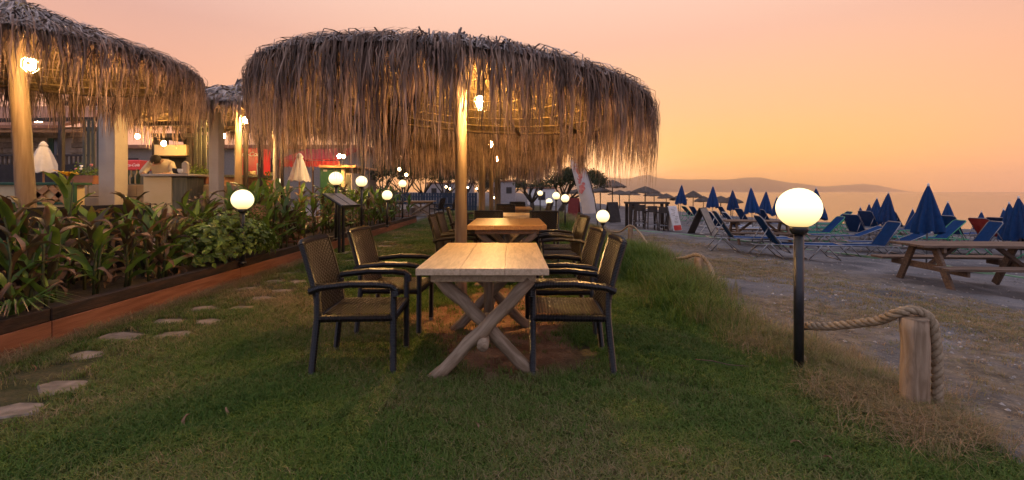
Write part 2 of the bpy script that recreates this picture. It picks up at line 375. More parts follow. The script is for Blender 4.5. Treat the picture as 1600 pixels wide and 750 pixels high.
# ground material: soil under the lawn, grey sand with dry patches beyond it
def ground_mat():
    m = bpy.data.materials.new('ground_earth'); m.use_nodes = True; t = m.node_tree; n = t.nodes; l = t.links; p = n['Principled BSDF']
    p.inputs['Roughness'].default_value = .95; p.inputs['Specular IOR Level'].default_value = .1
    tcn = n.new('ShaderNodeTexCoord')
    def noise(sc, det=6, dist=0):
        q = n.new('ShaderNodeTexNoise'); q.inputs['Scale'].default_value = sc; q.inputs['Detail'].default_value = det; q.inputs['Distortion'].default_value = dist
        l.new(tcn.outputs['Object'], q.inputs['Vector']); return q.outputs['Fac']
    def ramp(f, a, ca, b, cb):
        r = n.new('ShaderNodeValToRGB'); r.color_ramp.elements[0].position = a; r.color_ramp.elements[1].position = b
        r.color_ramp.elements[0].color = (*ca, 1); r.color_ramp.elements[1].color = (*cb, 1); l.new(f, r.inputs[0]); return r.outputs[0]
    def mix(f, a, b):
        q = n.new('ShaderNodeMix'); q.data_type = 'RGBA'; l.new(f, q.inputs[0]); l.new(a, q.inputs[6]); l.new(b, q.inputs[7]); return q.outputs[2]
    at = n.new('ShaderNodeAttribute'); at.attribute_name = 'lawn'
    ad = n.new('ShaderNodeAttribute'); ad.attribute_name = 'dirt'
    sand = ramp(noise(1.3, 8, .4), .35, (.11, .108, .112), .7, (.26, .245, .24))
    dry = ramp(noise(9, 8), .35, (.12, .092, .062), .7, (.29, .225, .15))
    dm = ramp(noise(.55, 5, .8), .40, (0, 0, 0), .54, (1, 1, 1))
    ac = n.new('ShaderNodeAttribute'); ac.attribute_name = 'dry'
    mm = n.new('ShaderNodeMath'); mm.operation = 'MULTIPLY'; l.new(dm, mm.inputs[0]); l.new(ac.outputs['Fac'], mm.inputs[1])
    beach = mix(mm.outputs[0], sand, dry)
    lawn = ramp(noise(6, 8), .35, (.045, .05, .018), .7, (.12, .095, .05))
    dirt = ramp(noise(5, 8, .5), .35, (.19, .092, .05), .7, (.38, .22, .13))
    base = mix(at.outputs['Fac'], beach, mix(ad.outputs['Fac'], lawn, dirt))
    # a little speckle of pebbles and straw
    sp = ramp(noise(70, 3), .55, (.75, .75, .75), .75, (1.35, 1.3, 1.2))
    q = n.new('ShaderNodeMix'); q.data_type = 'RGBA'; q.blend_type = 'MULTIPLY'; q.inputs[0].default_value = 1; l.new(base, q.inputs[6]); l.new(sp, q.inputs[7])
    l.new(q.outputs[2], p.inputs['Base Color'])
    b = n.new('ShaderNodeBump'); b.inputs['Strength'].default_value = .9; b.inputs['Distance'].default_value = .03
    s = n.new('ShaderNodeMath'); s.operation = 'ADD'; l.new(noise(5, 8, .6), s.inputs[0]); l.new(noise(28, 6), s.inputs[1])
    l.new(s.outputs[0], b.inputs['Height']); l.new(b.outputs[0], p.inputs['Normal'])
    return m
def grid_obj(name, xs, ys, zf, material):
    X, Y = np.meshgrid(xs, ys); Z = zf(X, Y)
    v = np.stack([X, Y, Z], -1).reshape(-1, 3); nx, ny = len(xs), len(ys)
    i = np.arange(nx * ny).reshape(ny, nx)
    f = np.stack([i[:-1, :-1], i[:-1, 1:], i[1:, 1:], i[1:, :-1]], -1).reshape(-1, 4)
    me = bpy.data.meshes.new(name); me.from_pydata(v.tolist(), [], f.tolist()); me.materials.append(material)
    me.polygons.foreach_set('use_smooth', [True] * len(me.polygons)); me.update()
    o = bpy.data.objects.new(name, me); C.objects.link(o); return o, v
xs = np.concatenate([np.geomspace(300, 8, 24) * -1, np.arange(-7.6, 12, .1), np.geomspace(12, 90, 60)])
ys = np.concatenate([[-60, -20, -8, -3], np.arange(-1, 14, .1), np.geomspace(14, 700, 110)])
g, gv = grid_obj('ground', xs, ys, gza, ground_mat()); tag(g, kind='structure')
def lawn_mask(x, y):
    e = edge_x(np.minimum(y, 30))
    return (1 - sst(-.12, .16, x - e)) * sst(-4.6, -4.2, x) * (1 - sst(38, 44, y))
def dirt_mask(x, y):
    r = np.sqrt(((x + .15 + .1 * np.sin(y * 3)) / (.86 + .12 * np.sin(y * 4.3))) ** 2 + ((y - 4.75) / 1.75) ** 2)
    r2 = np.sqrt(((x + .1) / .8) ** 2 + ((y - 8.0) / 1.6) ** 2)
    return np.clip((1 - sst(.72, 1.05, r)) + .5 * (1 - sst(.7, 1.05, r2)), 0, 1)
for nm, val in (('lawn', lawn_mask(gv[:, 0], gv[:, 1])), ('dirt', dirt_mask(gv[:, 0], gv[:, 1])),
                ('dry', (1 - sst(5.5, 8.5, gv[:, 0] + .25 * (gv[:, 1] - 6))) * .9 + .0)):
    a = g.data.attributes.new(nm, 'FLOAT', 'POINT'); a.data.foreach_set('value', np.asarray(val, np.float32))

# ------------------------------------------------------------------ sea
SEA_Z = -1.0
def sea_mat():
    m = bpy.data.materials.new('sea_water'); m.use_nodes = True; t = m.node_tree; n = t.nodes; l = t.links; p = n['Principled BSDF']
    p.inputs['Base Color'].default_value = (.035, .045, .06, 1); p.inputs['Roughness'].default_value = .16; p.inputs['IOR'].default_value = 1.33
    tcn = n.new('ShaderNodeTexCoord'); mp = n.new('ShaderNodeMapping'); mp.inputs['Scale'].default_value = (.35, 1, 1); l.new(tcn.outputs['Object'], mp.inputs[0])
    mp.inputs['Rotation'].default_value = (0, 0, R(-15))
    nz = n.new('ShaderNodeTexNoise'); nz.inputs['Scale'].default_value = .9; nz.inputs['Detail'].default_value = 4; l.new(mp.outputs[0], nz.inputs['Vector'])
    b = n.new('ShaderNodeBump'); b.inputs['Strength'].default_value = .25; b.inputs['Distance'].default_value = .08; l.new(nz.outputs['Fac'], b.inputs['Height']); l.new(b.outputs[0], p.inputs['Normal'])
    return m
sx_ = np.concatenate([-np.geomspace(2700, 10, 12), [0], np.geomspace(10, 2700, 20)]); sy_ = np.concatenate([[-300, -50, 0], np.geomspace(10, 2690, 24)])
o, _ = grid_obj('sea', sx_, sy_, lambda x, y: np.where(x < 5 + 0 * x, SEA_Z - .6, SEA_Z) * np.ones_like(x), sea_mat()); tag(o, kind='structure')

# ------------------------------------------------------------------ mountains across the bay
def mountain(name, prof, dist, depth, seed, label):
    rr = np.random.RandomState(seed)
    px = np.array([p[0] for p in prof], float); py = np.array([p[1] for p in prof], float)
    u = np.linspace(px[0], px[-1], 150); h = (HZ - np.interp(u, px, py)) / F * dist
    k = np.cumsum(rr.randn(150)); k = (k - np.linspace(k[0], k[-1], 150)); h = np.maximum(0, h + k * dist * .00009 * np.minimum(1, h / 40))
    rows = 16; V = []; t = np.linspace(-1, 1, rows)
    ph = rr.rand(8) * 6.28
    for j, tt in enumerate(t):
        fall = max(0, 1 - abs(tt)) ** .8
        for i, uu in enumerate(u):
            rg = 1 + .25 * math.sin(i * .45 + ph[0] + tt * 2) * (1 - fall) + .12 * math.sin(i * 1.3 + ph[1] - 3 * tt) * (1 - fall)
            V.append(((uu - 800) / F * dist, dist + tt * depth, SEA_Z + max(0, h[i]) * fall * rg + (CH if fall > .9 else 0)))
    Fc = [(j * 150 + i, j * 150 + i + 1, (j + 1) * 150 + i + 1, (j + 1) * 150 + i) for j in range(rows - 1) for i in range(149)]
    b = MB(); b.add(V, Fc); o = b.build(name, M['rock'], smooth=True); return tag(o, kind='structure')
M['rock'] = mat('far_hillside', (.06, .055, .045), (.10, .09, .07), rough=.95, scale=.004)
mountain('mountain', [(780, 299), (840, 292), (885, 284), (915, 277), (945, 275.5), (985, 277), (1000, 272.5), (1012, 270.5), (1028, 276), (1045, 278.5), (1090, 279), (1145, 278.5), (1165, 275.5), (1185, 275), (1205, 279.5), (1230, 283.5), (1262, 287.5), (1300, 293), (1330, 299)], 2350, 130, 3, '')
mountain('mountain', [(1240, 299), (1270, 291), (1300, 290), (1338, 287), (1348, 286.2), (1372, 289), (1392, 293.5), (1420, 299)], 2560, 60, 5, '')

# ------------------------------------------------------------------ thatched parasols
PI = math.pi
def strand(b, p, out, ln, wd, tint, rr, lift=0.0, swing=.03, back=.30, bend=.16):
    """one dry palm strip: lies on the roof edge, bends over it and hangs"""
    tang = Vector((-out.y, out.x, 0)); up = Vector((0, 0, 1))
    pts = []; n = 6; sw = rr.uniform(-swing, swing); so = rr.uniform(-.05, .12)
    pts.append(p - out * back * rr.uniform(.6, 1.1) + up * (.34 * back + lift))
    pts.append(p + up * (lift + .012))
    q = p + out * bend * rr.uniform(.3, .8) - up * bend * .30 + up * lift; pts.append(q)
    for i in range(1, n):
        t = i / (n - 1)
        pts.append(q + out * (so * t * (1 - .5 * t) + .02 * math.sin(t * 5 + sw * 60)) + tang * (sw * t + .012 * math.sin(t * 7 + so * 50)) - up * (ln * t))
    m = len(pts); tw = rr.uniform(-1.1, 1.1); a0 = rr.uniform(-.5, .5); sides = []
    for i in range(m):
        a = a0 + tw * i / m; sides.append(tang * math.cos(a) + out * math.sin(a))
    ws = [wd * f for f in (.7, 1, 1, .95, .85, .7, .45, .12)][:m]
    b.ribbon(pts, ws, sides, tint)
def roof_z(r, Rr, rise): t = r / Rr; return rise * (1 - t) ** 1.12
def make_parasol(cx, cyy, base_z, rim_z, Rr, rise, seed, label, n_strand, n_top, strand_len=.72, post_r=.075, tilt=(0, 0), bulb_off=(.24, -.22), bulb_mat='bulb', bulb_z=-.03, wd=.02, post_tilt=(0, 0), group='thatched parasols', fl_cut=0.0):
    rr = random.Random(seed)
    t = thing('thatched_parasol', label, 'parasol', (cx, cyy, base_z), 0, group)
    H = rim_z - base_z
    def zt(x, y): return tilt[0] * x + tilt[1] * y
    # post
    b = MB(); zz = np.linspace(-.05, H + rise * .75, 12)
    b.tube([(post_tilt[0] * (H - z) , post_tilt[1] * (H - z), z) for z in zz], [post_r * (1.06 - .1 * i / 11 + .015 * math.sin(i * 2.1)) for i in range(12)], 20)
    b.build('post', M['post'], t, True)
    # roof shell of reeds: outer skin above, inner lining below
    n = 48; b = MB(); rows = 9
    V = []
    for j in range(rows):
        r = Rr * (1 - j / (rows - 1)) + .02
        for k in range(n):
            a = 2 * math.pi * k / n; x, y = r * math.cos(a), r * math.sin(a)
            V.append((x, y, H + roof_z(r - .02, Rr, rise) + zt(x, y)))
    Fc = [(j * n + k, j * n + (k + 1) % n, (j + 1) * n + (k + 1) % n, (j + 1) * n + k) for j in range(rows - 1) for k in range(n)]
    b.add(V, Fc); 
    V2 = [(x, y, z + .07) for x, y, z in V]; b.add(V2, [q[::-1] for q in Fc])
    b.build('roof_lining', M['reed'], t)
    # radial rafters and rings of reed battens under the lining
    for k in range(12):
        a = 2 * math.pi * (k + .3) / 12; pts = []
        for r in np.linspace(.1, Rr * .99, 7):
            x, y = r * math.cos(a), r * math.sin(a); pts.append((x, y, H + roof_z(r, Rr, rise) - .045 + zt(x, y)))
        b = MB(); b.tube(pts, .024, 6); b.build('rafter', M['rafter'], t, True)
    for j, r in enumerate(np.linspace(.35, Rr * .985, 8)):
        b = MB(); pts = []
        for k in range(37):
            a = 2 * math.pi * k / 36; q = r * (1 + .006 * rr.uniform(-1, 1)); x, y = q * math.cos(a), q * math.sin(a)
            pts.append((x, y, H + roof_z(r, Rr, rise) - .018 + zt(x, y)))
        b.tube(pts, .016 if j < 7 else .026, 6, caps=False); b.build('batten_ring', M['rafter'] if j == 7 else M['reed'], t, True)
    # loose reeds laid radially under the roof so that the lining reads as straw
    b = MB()
    for k in range(int(n_top * .45)):
        a = rr.uniform(0, 6.283); r0 = rr.uniform(.15, Rr * .8); r1 = min(Rr, r0 + rr.uniform(.3, .7)); da = rr.uniform(-.06, .06); pts = []
        for s_ in (0, .5, 1):
            r = r0 + (r1 - r0) * s_; x, y = r * math.cos(a + da * s_), r * math.sin(a + da * s_)
            pts.append(Vector((x, y, H + roof_z(r, Rr, rise) - .006 - rr.uniform(0, .012) + zt(x, y))))
        tg = Vector((-math.sin(a), math.cos(a), 0)); b.ribbon(pts, [.014, .016, .008], [tg] * 3, rr.random())
    tag(b.build('reed_lining', M['reed'], t), kind='stuff')
    # top thatch: strips lying down the slope
    b = MB()
    for k in range(n_top):
        a = rr.uniform(0, 6.283); r0 = Rr * math.sqrt(rr.uniform(.0, .95)); ln = rr.uniform(.35, .75); da = rr.gauss(0, .25) * .5
        pts = []; tg = Vector((-math.sin(a), math.cos(a), 0)); kk = rr.uniform(0, .05) if rr.random() < .85 else rr.uniform(.05, .11)
        for s_ in (0, .33, .66, 1):
            r = min(r0 + ln * s_, Rr + .14); aa = a + da * s_ / max(.5, r); x, y = r * math.cos(aa), r * math.sin(aa)
            pts.append(Vector((x, y, H + (roof_z(min(r, Rr), Rr, rise)) + .085 + kk * math.sin(s_ * 3.14) + .02 * rr.random() - max(0, r - Rr) * .5 + zt(x, y))))
        sdv = [(tg + Vector((0, 0, rr.uniform(-.5, .5)))).normalized()] * 4
        b.ribbon(pts, [wd * 1.0, wd * 1.3, wd * 1.1, wd * .3], sdv, rr.random())
    tag(b.build('roof_thatch', M['thatch_top'], t), kind='stuff')
    # hanging fringe
    b = MB()
    # where the line from the lamp to the lawn side meets the rim
    dx, dy = -(cx + bulb_off[0]), -(cyy + bulb_off[1]); qq = math.hypot(dx, dy); dx /= qq; dy /= qq; bb = bulb_off[0] * dx + bulb_off[1] * dy
    ss = -bb + math.sqrt(bb * bb + Rr * Rr - bulb_off[0] ** 2 - bulb_off[1] ** 2); gap = math.atan2(bulb_off[1] + ss * dy, bulb_off[0] + ss * dx)
    lens = [.75 + .25 * math.sin(k * .7 + seed) for k in range(40)]
    for k in range(n_strand):
        a = rr.uniform(0, 6.283)
        if rr.random() < .35: a = round(a * 46 / 6.283) / 46 * 6.283 + rr.gauss(0, .022)     # bundles
        if abs((a - gap + PI) % (2 * PI) - PI) < .034 and rr.random() < .6: continue      # a thin place in the fringe before the lamp
        r = Rr + rr.uniform(-.05, .06); out = Vector((math.cos(a), math.sin(a), 0)); p = out * r
        p.z = H + zt(p.x, p.y) + rr.uniform(0, .10)
        u = rr.random(); ln = strand_len * ((.20 + .28 * u) if rr.random() < .56 else (.50 + .63 * u)) * (.92 + .12 * math.sin(a * 5 + seed) + .08 * math.sin(a * 13)) * (1 - fl_cut * math.exp(-((((a - .45 + PI) % (2 * PI)) - PI) / .75) ** 2))
        strand(b, p, out, ln, wd * rr.uniform(.55, 1.35), min(1, max(0, rr.gauss(.5, .28))), rr, lift=rr.uniform(0, .05))
    tag(b.build('fringe', M['thatch'], t), kind='stuff')
    # knob of twisted leaves at the peak
    b = MB()
    for k in range(14):
        a = rr.uniform(0, 6.28); pts = [Vector((.1 * math.cos(a), .1 * math.sin(a), H + rise * .93)), Vector((.04 * math.cos(a), .04 * math.sin(a), H + rise + .12)), Vector((.05 * math.cos(a + 1) + .03, .05 * math.sin(a + 1), H + rise + rr.uniform(.16, .24)))]
        b.tube(pts, [.02, .025, .012], 5, tint=rr.random())
    b.build('peak_knot', M['thatch_top'], t)
    # hanging lamp: its own thing, fixed beside the post
    if bulb_mat:
        lx, ly = bulb_off; lz = H + bulb_z
        lamp = thing('pendant_lamp', label_lamp(label), 'lamp', (cx + lx, cyy + ly, base_z + lz), 0, 'bulbs under the parasols')
        b = MB(); b.lathe([(.012, -.075), (.034, -.06), (.048, -.03), (.05, 0), (.04, .03), (.022, .055)], 10); b.build('bulb', M[bulb_mat], lamp, True)
        b = MB(); b.lathe([(.028, .055), (.032, .075), (.028, .12), (.01, .135)], 10); b.build('socket', M['black_metal'], lamp, True)
        top = roof_z(math.hypot(lx, ly), Rr, rise) - .05 - bulb_z
        b = MB(); b.tube([(0, 0, .13), (0, 0, max(.16, top))], .006, 6); b.build('cable', M['black_metal'], lamp)
        for k in range(6):
            a = k * math.pi / 3; b = MB()
            b.tube([(.03 * math.cos(a), .03 * math.sin(a), .075), (.07 * math.cos(a), .07 * math.sin(a), .03), (.072 * math.cos(a), .072 * math.sin(a), -.05), (.02 * math.cos(a), .02 * math.sin(a), -.105)], .003, 4)
            b.build('cage_wire', M['black_metal'], lamp)
    return t
def label_lamp(l):
    return {'m1': 'caged bulb glowing beside the post of the large central thatched parasol'}.get(l, 'glowing bulb hanging under the ' + l.replace('large ', '').replace('round ', '')[:70])
make_parasol(-.63, 5.62, 0, 2.37, 2.13, .72, 11, 'large round thatched parasol over the two nearest dining tables', 8300, 6500, .90, .072, tilt=(-.068, -.01), wd=.0115, bulb_off=(.25, -.27), bulb_z=.01, fl_cut=.34)
make_parasol(-6.08, 5.6, .45, 2.87, 1.74, .72, 23, 'thatched parasol cut off by the left edge of the picture', 4300, 3600, .68, .088, tilt=(.0, .0), bulb_off=(.68, -.5), bulb_z=-.12, bulb_mat='bulb_mid', wd=.013, post_tilt=(.06, 0))
make_parasol(-6.25, 10.4, .45, 2.95, 2.15, .72, 31, 'thatched parasol behind the gap between the two front parasols', 1800, 2200, .58, .075, bulb_off=(.28, -.2), wd=.03)
for i, (yy, ns) in enumerate(((10.3, 2200), (15.0, 1200), (19.7, 700), (24.4, 500))):
    make_parasol(-.68, yy, 0, 2.42, 2.15, .76, 40 + i, ORD[i + 1] + ' thatched parasol along the row of dining tables', ns, 900 if i == 0 else 450, .74, .072, wd=.034 + .012 * i,
                 bulb_off=(.2, -.15), bulb_mat='bulb_small' if i < 2 else 'bulb_far')

# ------------------------------------------------------------------ globe lamps on black posts
GL = MB()
prof = [(.148 * math.sin(a), .148 * -math.cos(a) * .985) for a in np.linspace(.36, math.pi, 15)]
prof[-1] = (.002, .146)
GL.lathe(prof, 22); GLm = GL.mesh('globe', M['globe'], True)
COL = MB(); COL.lathe([(.045, -.19), (.06, -.165), (.062, -.135), (.05, -.13)], 18); COLm = COL.mesh('collar', M['black_metal'], True)
def globe_lamp(p, ground, label, r_post=.033, sc=1.0):
    t = thing('globe_lamp', label, 'lamp', (p.x, p.y, ground), 0, 'globe lamps')
    h = p.z - ground
    inst(GLm, 'globe', t, (0, 0, h), sc=sc); inst(COLm, 'collar', t, (0, 0, h), sc=sc)
    b = MB(); b.tube([(0, 0, -.03), (0, 0, h - .16 * sc)], r_post, 14); b.build('pole', M['black_metal'], t, True)
    b = MB(); b.lathe([(r_post + .02, -.01), (r_post + .02, .015), (r_post + .004, .03)], 16); b.build('base_flange', M['black_metal'], t, True)
    return t
LAMPS = [(1248, 325, 3.32, 'large lit globe lamp on a black post at the lawn edge nearest the camera'),
         (379, 312, 6.6, 'lit globe lamp rising from the leafy bush in the long planter'),
         (525, 279, 9.9, 'lit globe lamp just above the menu stand'),
         (565, 283.5, 12.2, 'lit globe lamp in the second planter, right of the menu stand'),
         (605, 305, 13.5, 'low lit globe lamp half hidden among the far planter leaves'),
         (629, 287, 17.5, 'lit globe lamp at the far end of the planter'),
         (434, 286, 13.5, 'lit globe lamp behind the white pole on the terrace'),
         (942, 338, 10.4, 'short lit globe lamp behind the right-hand chairs'),
         (883, 310, 16.5, 'lit globe lamp just left of the feather flag, tallest of the near pair'),
         (869, 306, 17.8, 'lit globe lamp next left of the one beside the feather flag'),
         (858, 315, 21, 'lowest lit globe lamp in the far cluster left of the flag'),
         (844, 302, 25, 'farthest lit globe lamp, by the bare tree trunks')]
for px, py, d, lb in LAMPS:
    p = D(px, py, d); gr = gz(p.x, p.y)
    if px < 640: gr = .28 if px != 434 else .45
    globe_lamp(p, gr, lb)

# ------------------------------------------------------------------ wicker armchairs
def weave(b, pf, nu, nv, amp):
    """woven panel: pf(u, v) -> (point, normal); flat strands passing over and under stakes"""
    for j in range(nv):
        V = []; m = nu * 2
        for i in range(m + 1):
            u = i / m; e = amp * (1 if (i // 2 + j) % 2 else -1) if i % 2 else 0
            for dv in (-.41, .41):
                p, nrm = pf(u, min(1, max(0, (j + .5 + dv) / nv))); V.append(p + nrm * e)
        b.add(V, [(2 * i, 2 * i + 2, 2 * i + 3, 2 * i + 1) for i in range(m)], .5 + .5 * math.sin(j * 12.9 + nu) )
    for i in range(nu):
        V = []
        for j in range(nv * 2 + 1):
            e = -amp * .6 * (1 if (i + j // 2) % 2 else -1) if j % 2 else 0
            for du in (-.30, .30):
                p, nrm = pf((i + .5 + du) / nu, j / (nv * 2)); V.append(p + nrm * e)
        b.add(V, [(2 * j, 2 * j + 1, 2 * j + 3, 2 * j + 2) for j in range(nv * 2)], .4)
def ribbed(b, pts, r, pitch=.011, n=8, amp=.10, sq=True):
    pts = [Vector(p) for p in pts]; ln = sum((pts[i + 1] - pts[i]).length for i in range(len(pts) - 1))
    m = max(4, int(ln / pitch * 2)); out = []; acc = [0]
    for i in range(len(pts) - 1): acc.append(acc[-1] + (pts[i + 1] - pts[i]).length)
    for k in range(m + 1):
        s_ = ln * k / m
        for i in range(len(pts) - 1):
            if s_ <= acc[i + 1] + 1e-9: break
        f = (s_ - acc[i]) / max(1e-9, acc[i + 1] - acc[i]); out.append(pts[i].lerp(pts[i + 1], f))
    b.tube(out, [r * (1 + (amp if k % 2 else -amp)) for k in range(m + 1)], n)
def make_chair_meshes():
    D_ = {}
    hw = .265
    for sgn, nm in ((1, 'l'), (-1, 'r')):
        b = MB(); ribbed(b, [(.26, sgn * hw, .03), (.262, sgn * hw, .44), (.262, sgn * hw, .625)], .024); D_['fleg' + nm] = b.mesh('front_leg', M['wicker'])
        b = MB(); ribbed(b, [(-.315, sgn * hw, .03), (-.275, sgn * hw, .42), (-.275, sgn * hw, .60)], .024); D_['bleg' + nm] = b.mesh('back_leg', M['wicker'])
        b = MB(); ribbed(b, [(-.33, sgn * (hw + .005), .605), (-.26, sgn * (hw + .005), .632), (-.05, sgn * (hw + .005), .655), (.15, sgn * (hw + .005), .652), (.245, sgn * (hw + .005), .640), (.278, sgn * (hw + .005), .615), (.280, sgn * (hw + .005), .57)], .026, amp=.07); D_['arm' + nm] = b.mesh('armrest', M['wicker'])
    b = MB()
    def seat_f(sg):
        def f(u, v):
            x = -.24 + .51 * u; y = (-.245 + .49 * v) * 1
            z = .43 + .008 - .018 * math.sin(math.pi * u) * math.sin(math.pi * v)
            if sg < 0: y = -y; z -= .028
            return Vector((x, y, z)), Vector((0, 0, sg))
        return f
    weave(b, seat_f(1), 22, 28, .0045)
    D_['seat'] = b.mesh('seat', M['wicker_flat'])
    b = MB()
    ribbed(b, [(.26, -.27, .41), (.26, .27, .41)], .027); ribbed(b, [(-.255, -.27, .41), (-.255, .27, .41)], .024)
    for s_ in (-1, 1): ribbed(b, [(-.26, s_ * .262, .41), (.26, s_ * .262, .41)], .027)
    D_['rail'] = b.mesh('seat_rail', M['wicker'])
    b = MB()
    def back_f(sg):
        def f(u, v):
            y = (-.235 + .47 * u) * sg; z = .40 + .545 * v
            x = -.262 - .13 * v ** 1.35 - .025 * math.cos(y / .245 * 1.57)
            return Vector((x + .016 * sg, y, z)), Vector((sg * .97, 0, sg * .2))
        return f
    weave(b, back_f(1), 18, 30, .0055); weave(b, back_f(-1), 18, 30, .0055)
    D_['back'] = b.mesh('backrest', M['wicker_flat'])
    b = MB(); pts = []
    for s_ in np.linspace(0, 1, 12): pts.append((-.262 - .13 * s_ ** 1.35, -.25, .40 + .545 * s_))
    top = [(-.392 - .025 * math.cos(y / .245 * 1.57), y, .95) for y in np.linspace(-.235, .235, 9)]
    pts += top + [(p[0], .25, p[2]) for p in pts[::-1]]
    ribbed(b, pts, .024, amp=.08); D_['bframe'] = b.mesh('back_frame', M['wicker'])
    b = MB(); b.lathe([(.02, 0), (.021, .032)], 10); D_['foot'] = b.mesh('foot_cap', M['steel_foot'])
    return D_
CHM = make_chair_meshes()
def chair(x, y, rz, label, z=None):
    t = thing('wicker_armchair', label, 'chair', (x, y, gz(x, y) if z is None else z), rz, 'wicker armchairs at the dining tables')
    for k, nm in (('fleg', 'front_leg'), ('bleg', 'back_leg')):
        for s_ in 'lr':
            lg = inst(CHM[k + s_], nm, t)
            inst(CHM['foot'], 'foot_cap', lg, (.26 if k == 'fleg' else -.315, .265 * (1 if s_ == 'l' else -1), 0))
    for s_ in 'lr': inst(CHM['arm' + s_], 'armrest', t)
    inst(CHM['seat'], 'seat', t); inst(CHM['rail'], 'seat_rail', t)
    bk = inst(CHM['back'], 'backrest', t); inst(CHM['bframe'], 'back_frame', bk)
    return t
PI = math.pi
chair(-1.13, 3.53, R(3), 'dark wicker armchair nearest the camera, left of the pale table')
chair(-1.10, 4.42, R(-2), 'second wicker armchair on the left side of the pale nearest table')
chair(.42, 3.53, PI + R(-2), 'dark wicker armchair nearest the camera, right of the pale table')
chair(.43, 4.36, PI + R(3), 'second wicker armchair on the right side of the pale nearest table')
chair(-.80, 6.75, R(2), 'wicker armchair on the left of the brown second table, just behind the parasol post')
chair(-.82, 7.55, R(-3), 'farther wicker armchair on the left of the brown second table')
chair(.66, 6.55, PI + R(4), 'near wicker armchair on the right of the brown second table')
chair(.70, 7.35, PI - R(4), 'farther wicker armchair on the right of the brown second table')
chair(-.42, 8.75, R(88), 'wicker armchair seen from behind at the near end of the third table, left one')
chair(.58, 8.70, R(92), 'wicker armchair seen from behind at the near end of the third table, right one')
chair(-1.0, 9.9, R(4), 'wicker armchair alone on the left of the third table')
chair(-.18, 13.1, R(90), 'wicker armchair seen from behind at the near end of the fourth table')
chair(.75, 13.6, PI + R(10), 'wicker armchair on the right of the fourth table, nearer one')
chair(.9, 14.6, PI - R(8), 'wicker armchair on the right of the fourth table, farther one')
chair(.25, 15.8, R(80), 'wicker armchair seen from behind before the farthest dining table')
chair(-1.1, 14.2, R(5), 'wicker armchair on the left of the fourth table')

# ------------------------------------------------------------------ dining tables on crossed logs
def log_part(p0, p1, r, name, m, parent, rr, n=9, wob=.008):
    p0 = Vector(p0); p1 = Vector(p1); ln = (p1 - p0).length; b = MB()
    b.tube([(rr.uniform(-wob, wob), rr.uniform(-wob, wob), ln * i / (n - 1)) for i in range(n)], [r * rr.uniform(.92, 1.08) for _ in range(n)], 14)
    o = b.build(name, m, parent, True, p0); o.rotation_euler = (p1 - p0).to_track_quat('Z', 'Y').to_euler(); return o
def dining_table(x, y0, y1, wdt, top, thick, mtop, label, seed, rz=0, nb=3, z0=None):
    rr = random.Random(seed); yc = (y0 + y1) / 2; ln = y1 - y0
    t = thing('dining_table', label, 'table', (x, yc, gz(x, yc) if z0 is None else z0), rz, 'dining tables on crossed log legs')
    bw = wdt / nb
    for k in range(nb):
        b = MB(); b.box((-wdt / 2 + bw * (k + .5), 0, top - thick / 2), (bw - .0012, ln, thick), ch=.003); b.build('top_plank', mtop, t)
    b = MB()
    for s_ in (-1, 1): b.box((0, s_ * (ln / 2 - .16), top - thick - .035), (wdt * .82, .09, .066), ch=.006)
    for s_ in (-1, 1): b.box((s_ * wdt * .36, 0, top - thick - .03), (.05, ln - .42, .056), ch=.006)
    b.build('top_bearer', mtop, t)
    for s_ in (-1, 1):
        yy = s_ * (ln / 2 - .2)
        for q in (-1, 1):
            p0 = Vector((q * wdt * .40, yy + q * .05, -.015)); p1 = Vector((-q * wdt * .37, yy + q * .05, top - thick - .06))
            log_part(p0, p1, .048, 'log_leg', M['log'], t, rr)
    log_part((0, -ln / 2 + .06, .26), (0, ln / 2 - .06, .26), .04, 'stretcher_log', M['log'], t, rr, 9, .004)
    b = MB(); b.tube([(0, .05, .26), (0, .05, top - thick - .005)], .042, 12); b.build('centre_log', M['log'], t, True)
    return t
dining_table(-.2, 3.06, 4.6, .90, .80, .046, M['pine_top'], 'pale wooden dining table on crossed logs nearest the camera', 1)
dining_table(-.07, 6.15, 7.85, 1.08, .86, .062, M['oak_top'], 'brown thick-topped dining table, second from the camera', 2)
dining_table(.08, 9.15, 10.7, .95, .82, .05, M['pine_top'], 'third dining table, behind two armchairs seen from the rear', 3)
dining_table(.1, 13.3, 15.0, 1.0, .82, .05, M['oak_top'], 'fourth dining table along the row of parasols', 4)
dining_table(.0, 16.6, 18.2, 1.0, .82, .05, M['pine_top'], 'farthest dining table along the row of parasols', 5)
pt = GD(657, 24)
dining_table(pt.x, pt.y - .45, pt.y + .45, 1.5, .82, .05, M['oak_top'], 'table with crossed legs at the far end of the lawn, beyond the planter', 6)
p = GD(683, 24.2); chair(p.x, p.y - .2, R(160), 'armchair beside the crossed-leg table at the far end of the lawn')
p = GD(703, 24.2); chair(p.x, p.y - .1, R(165), 'armchair farthest right at the far end of the lawn')

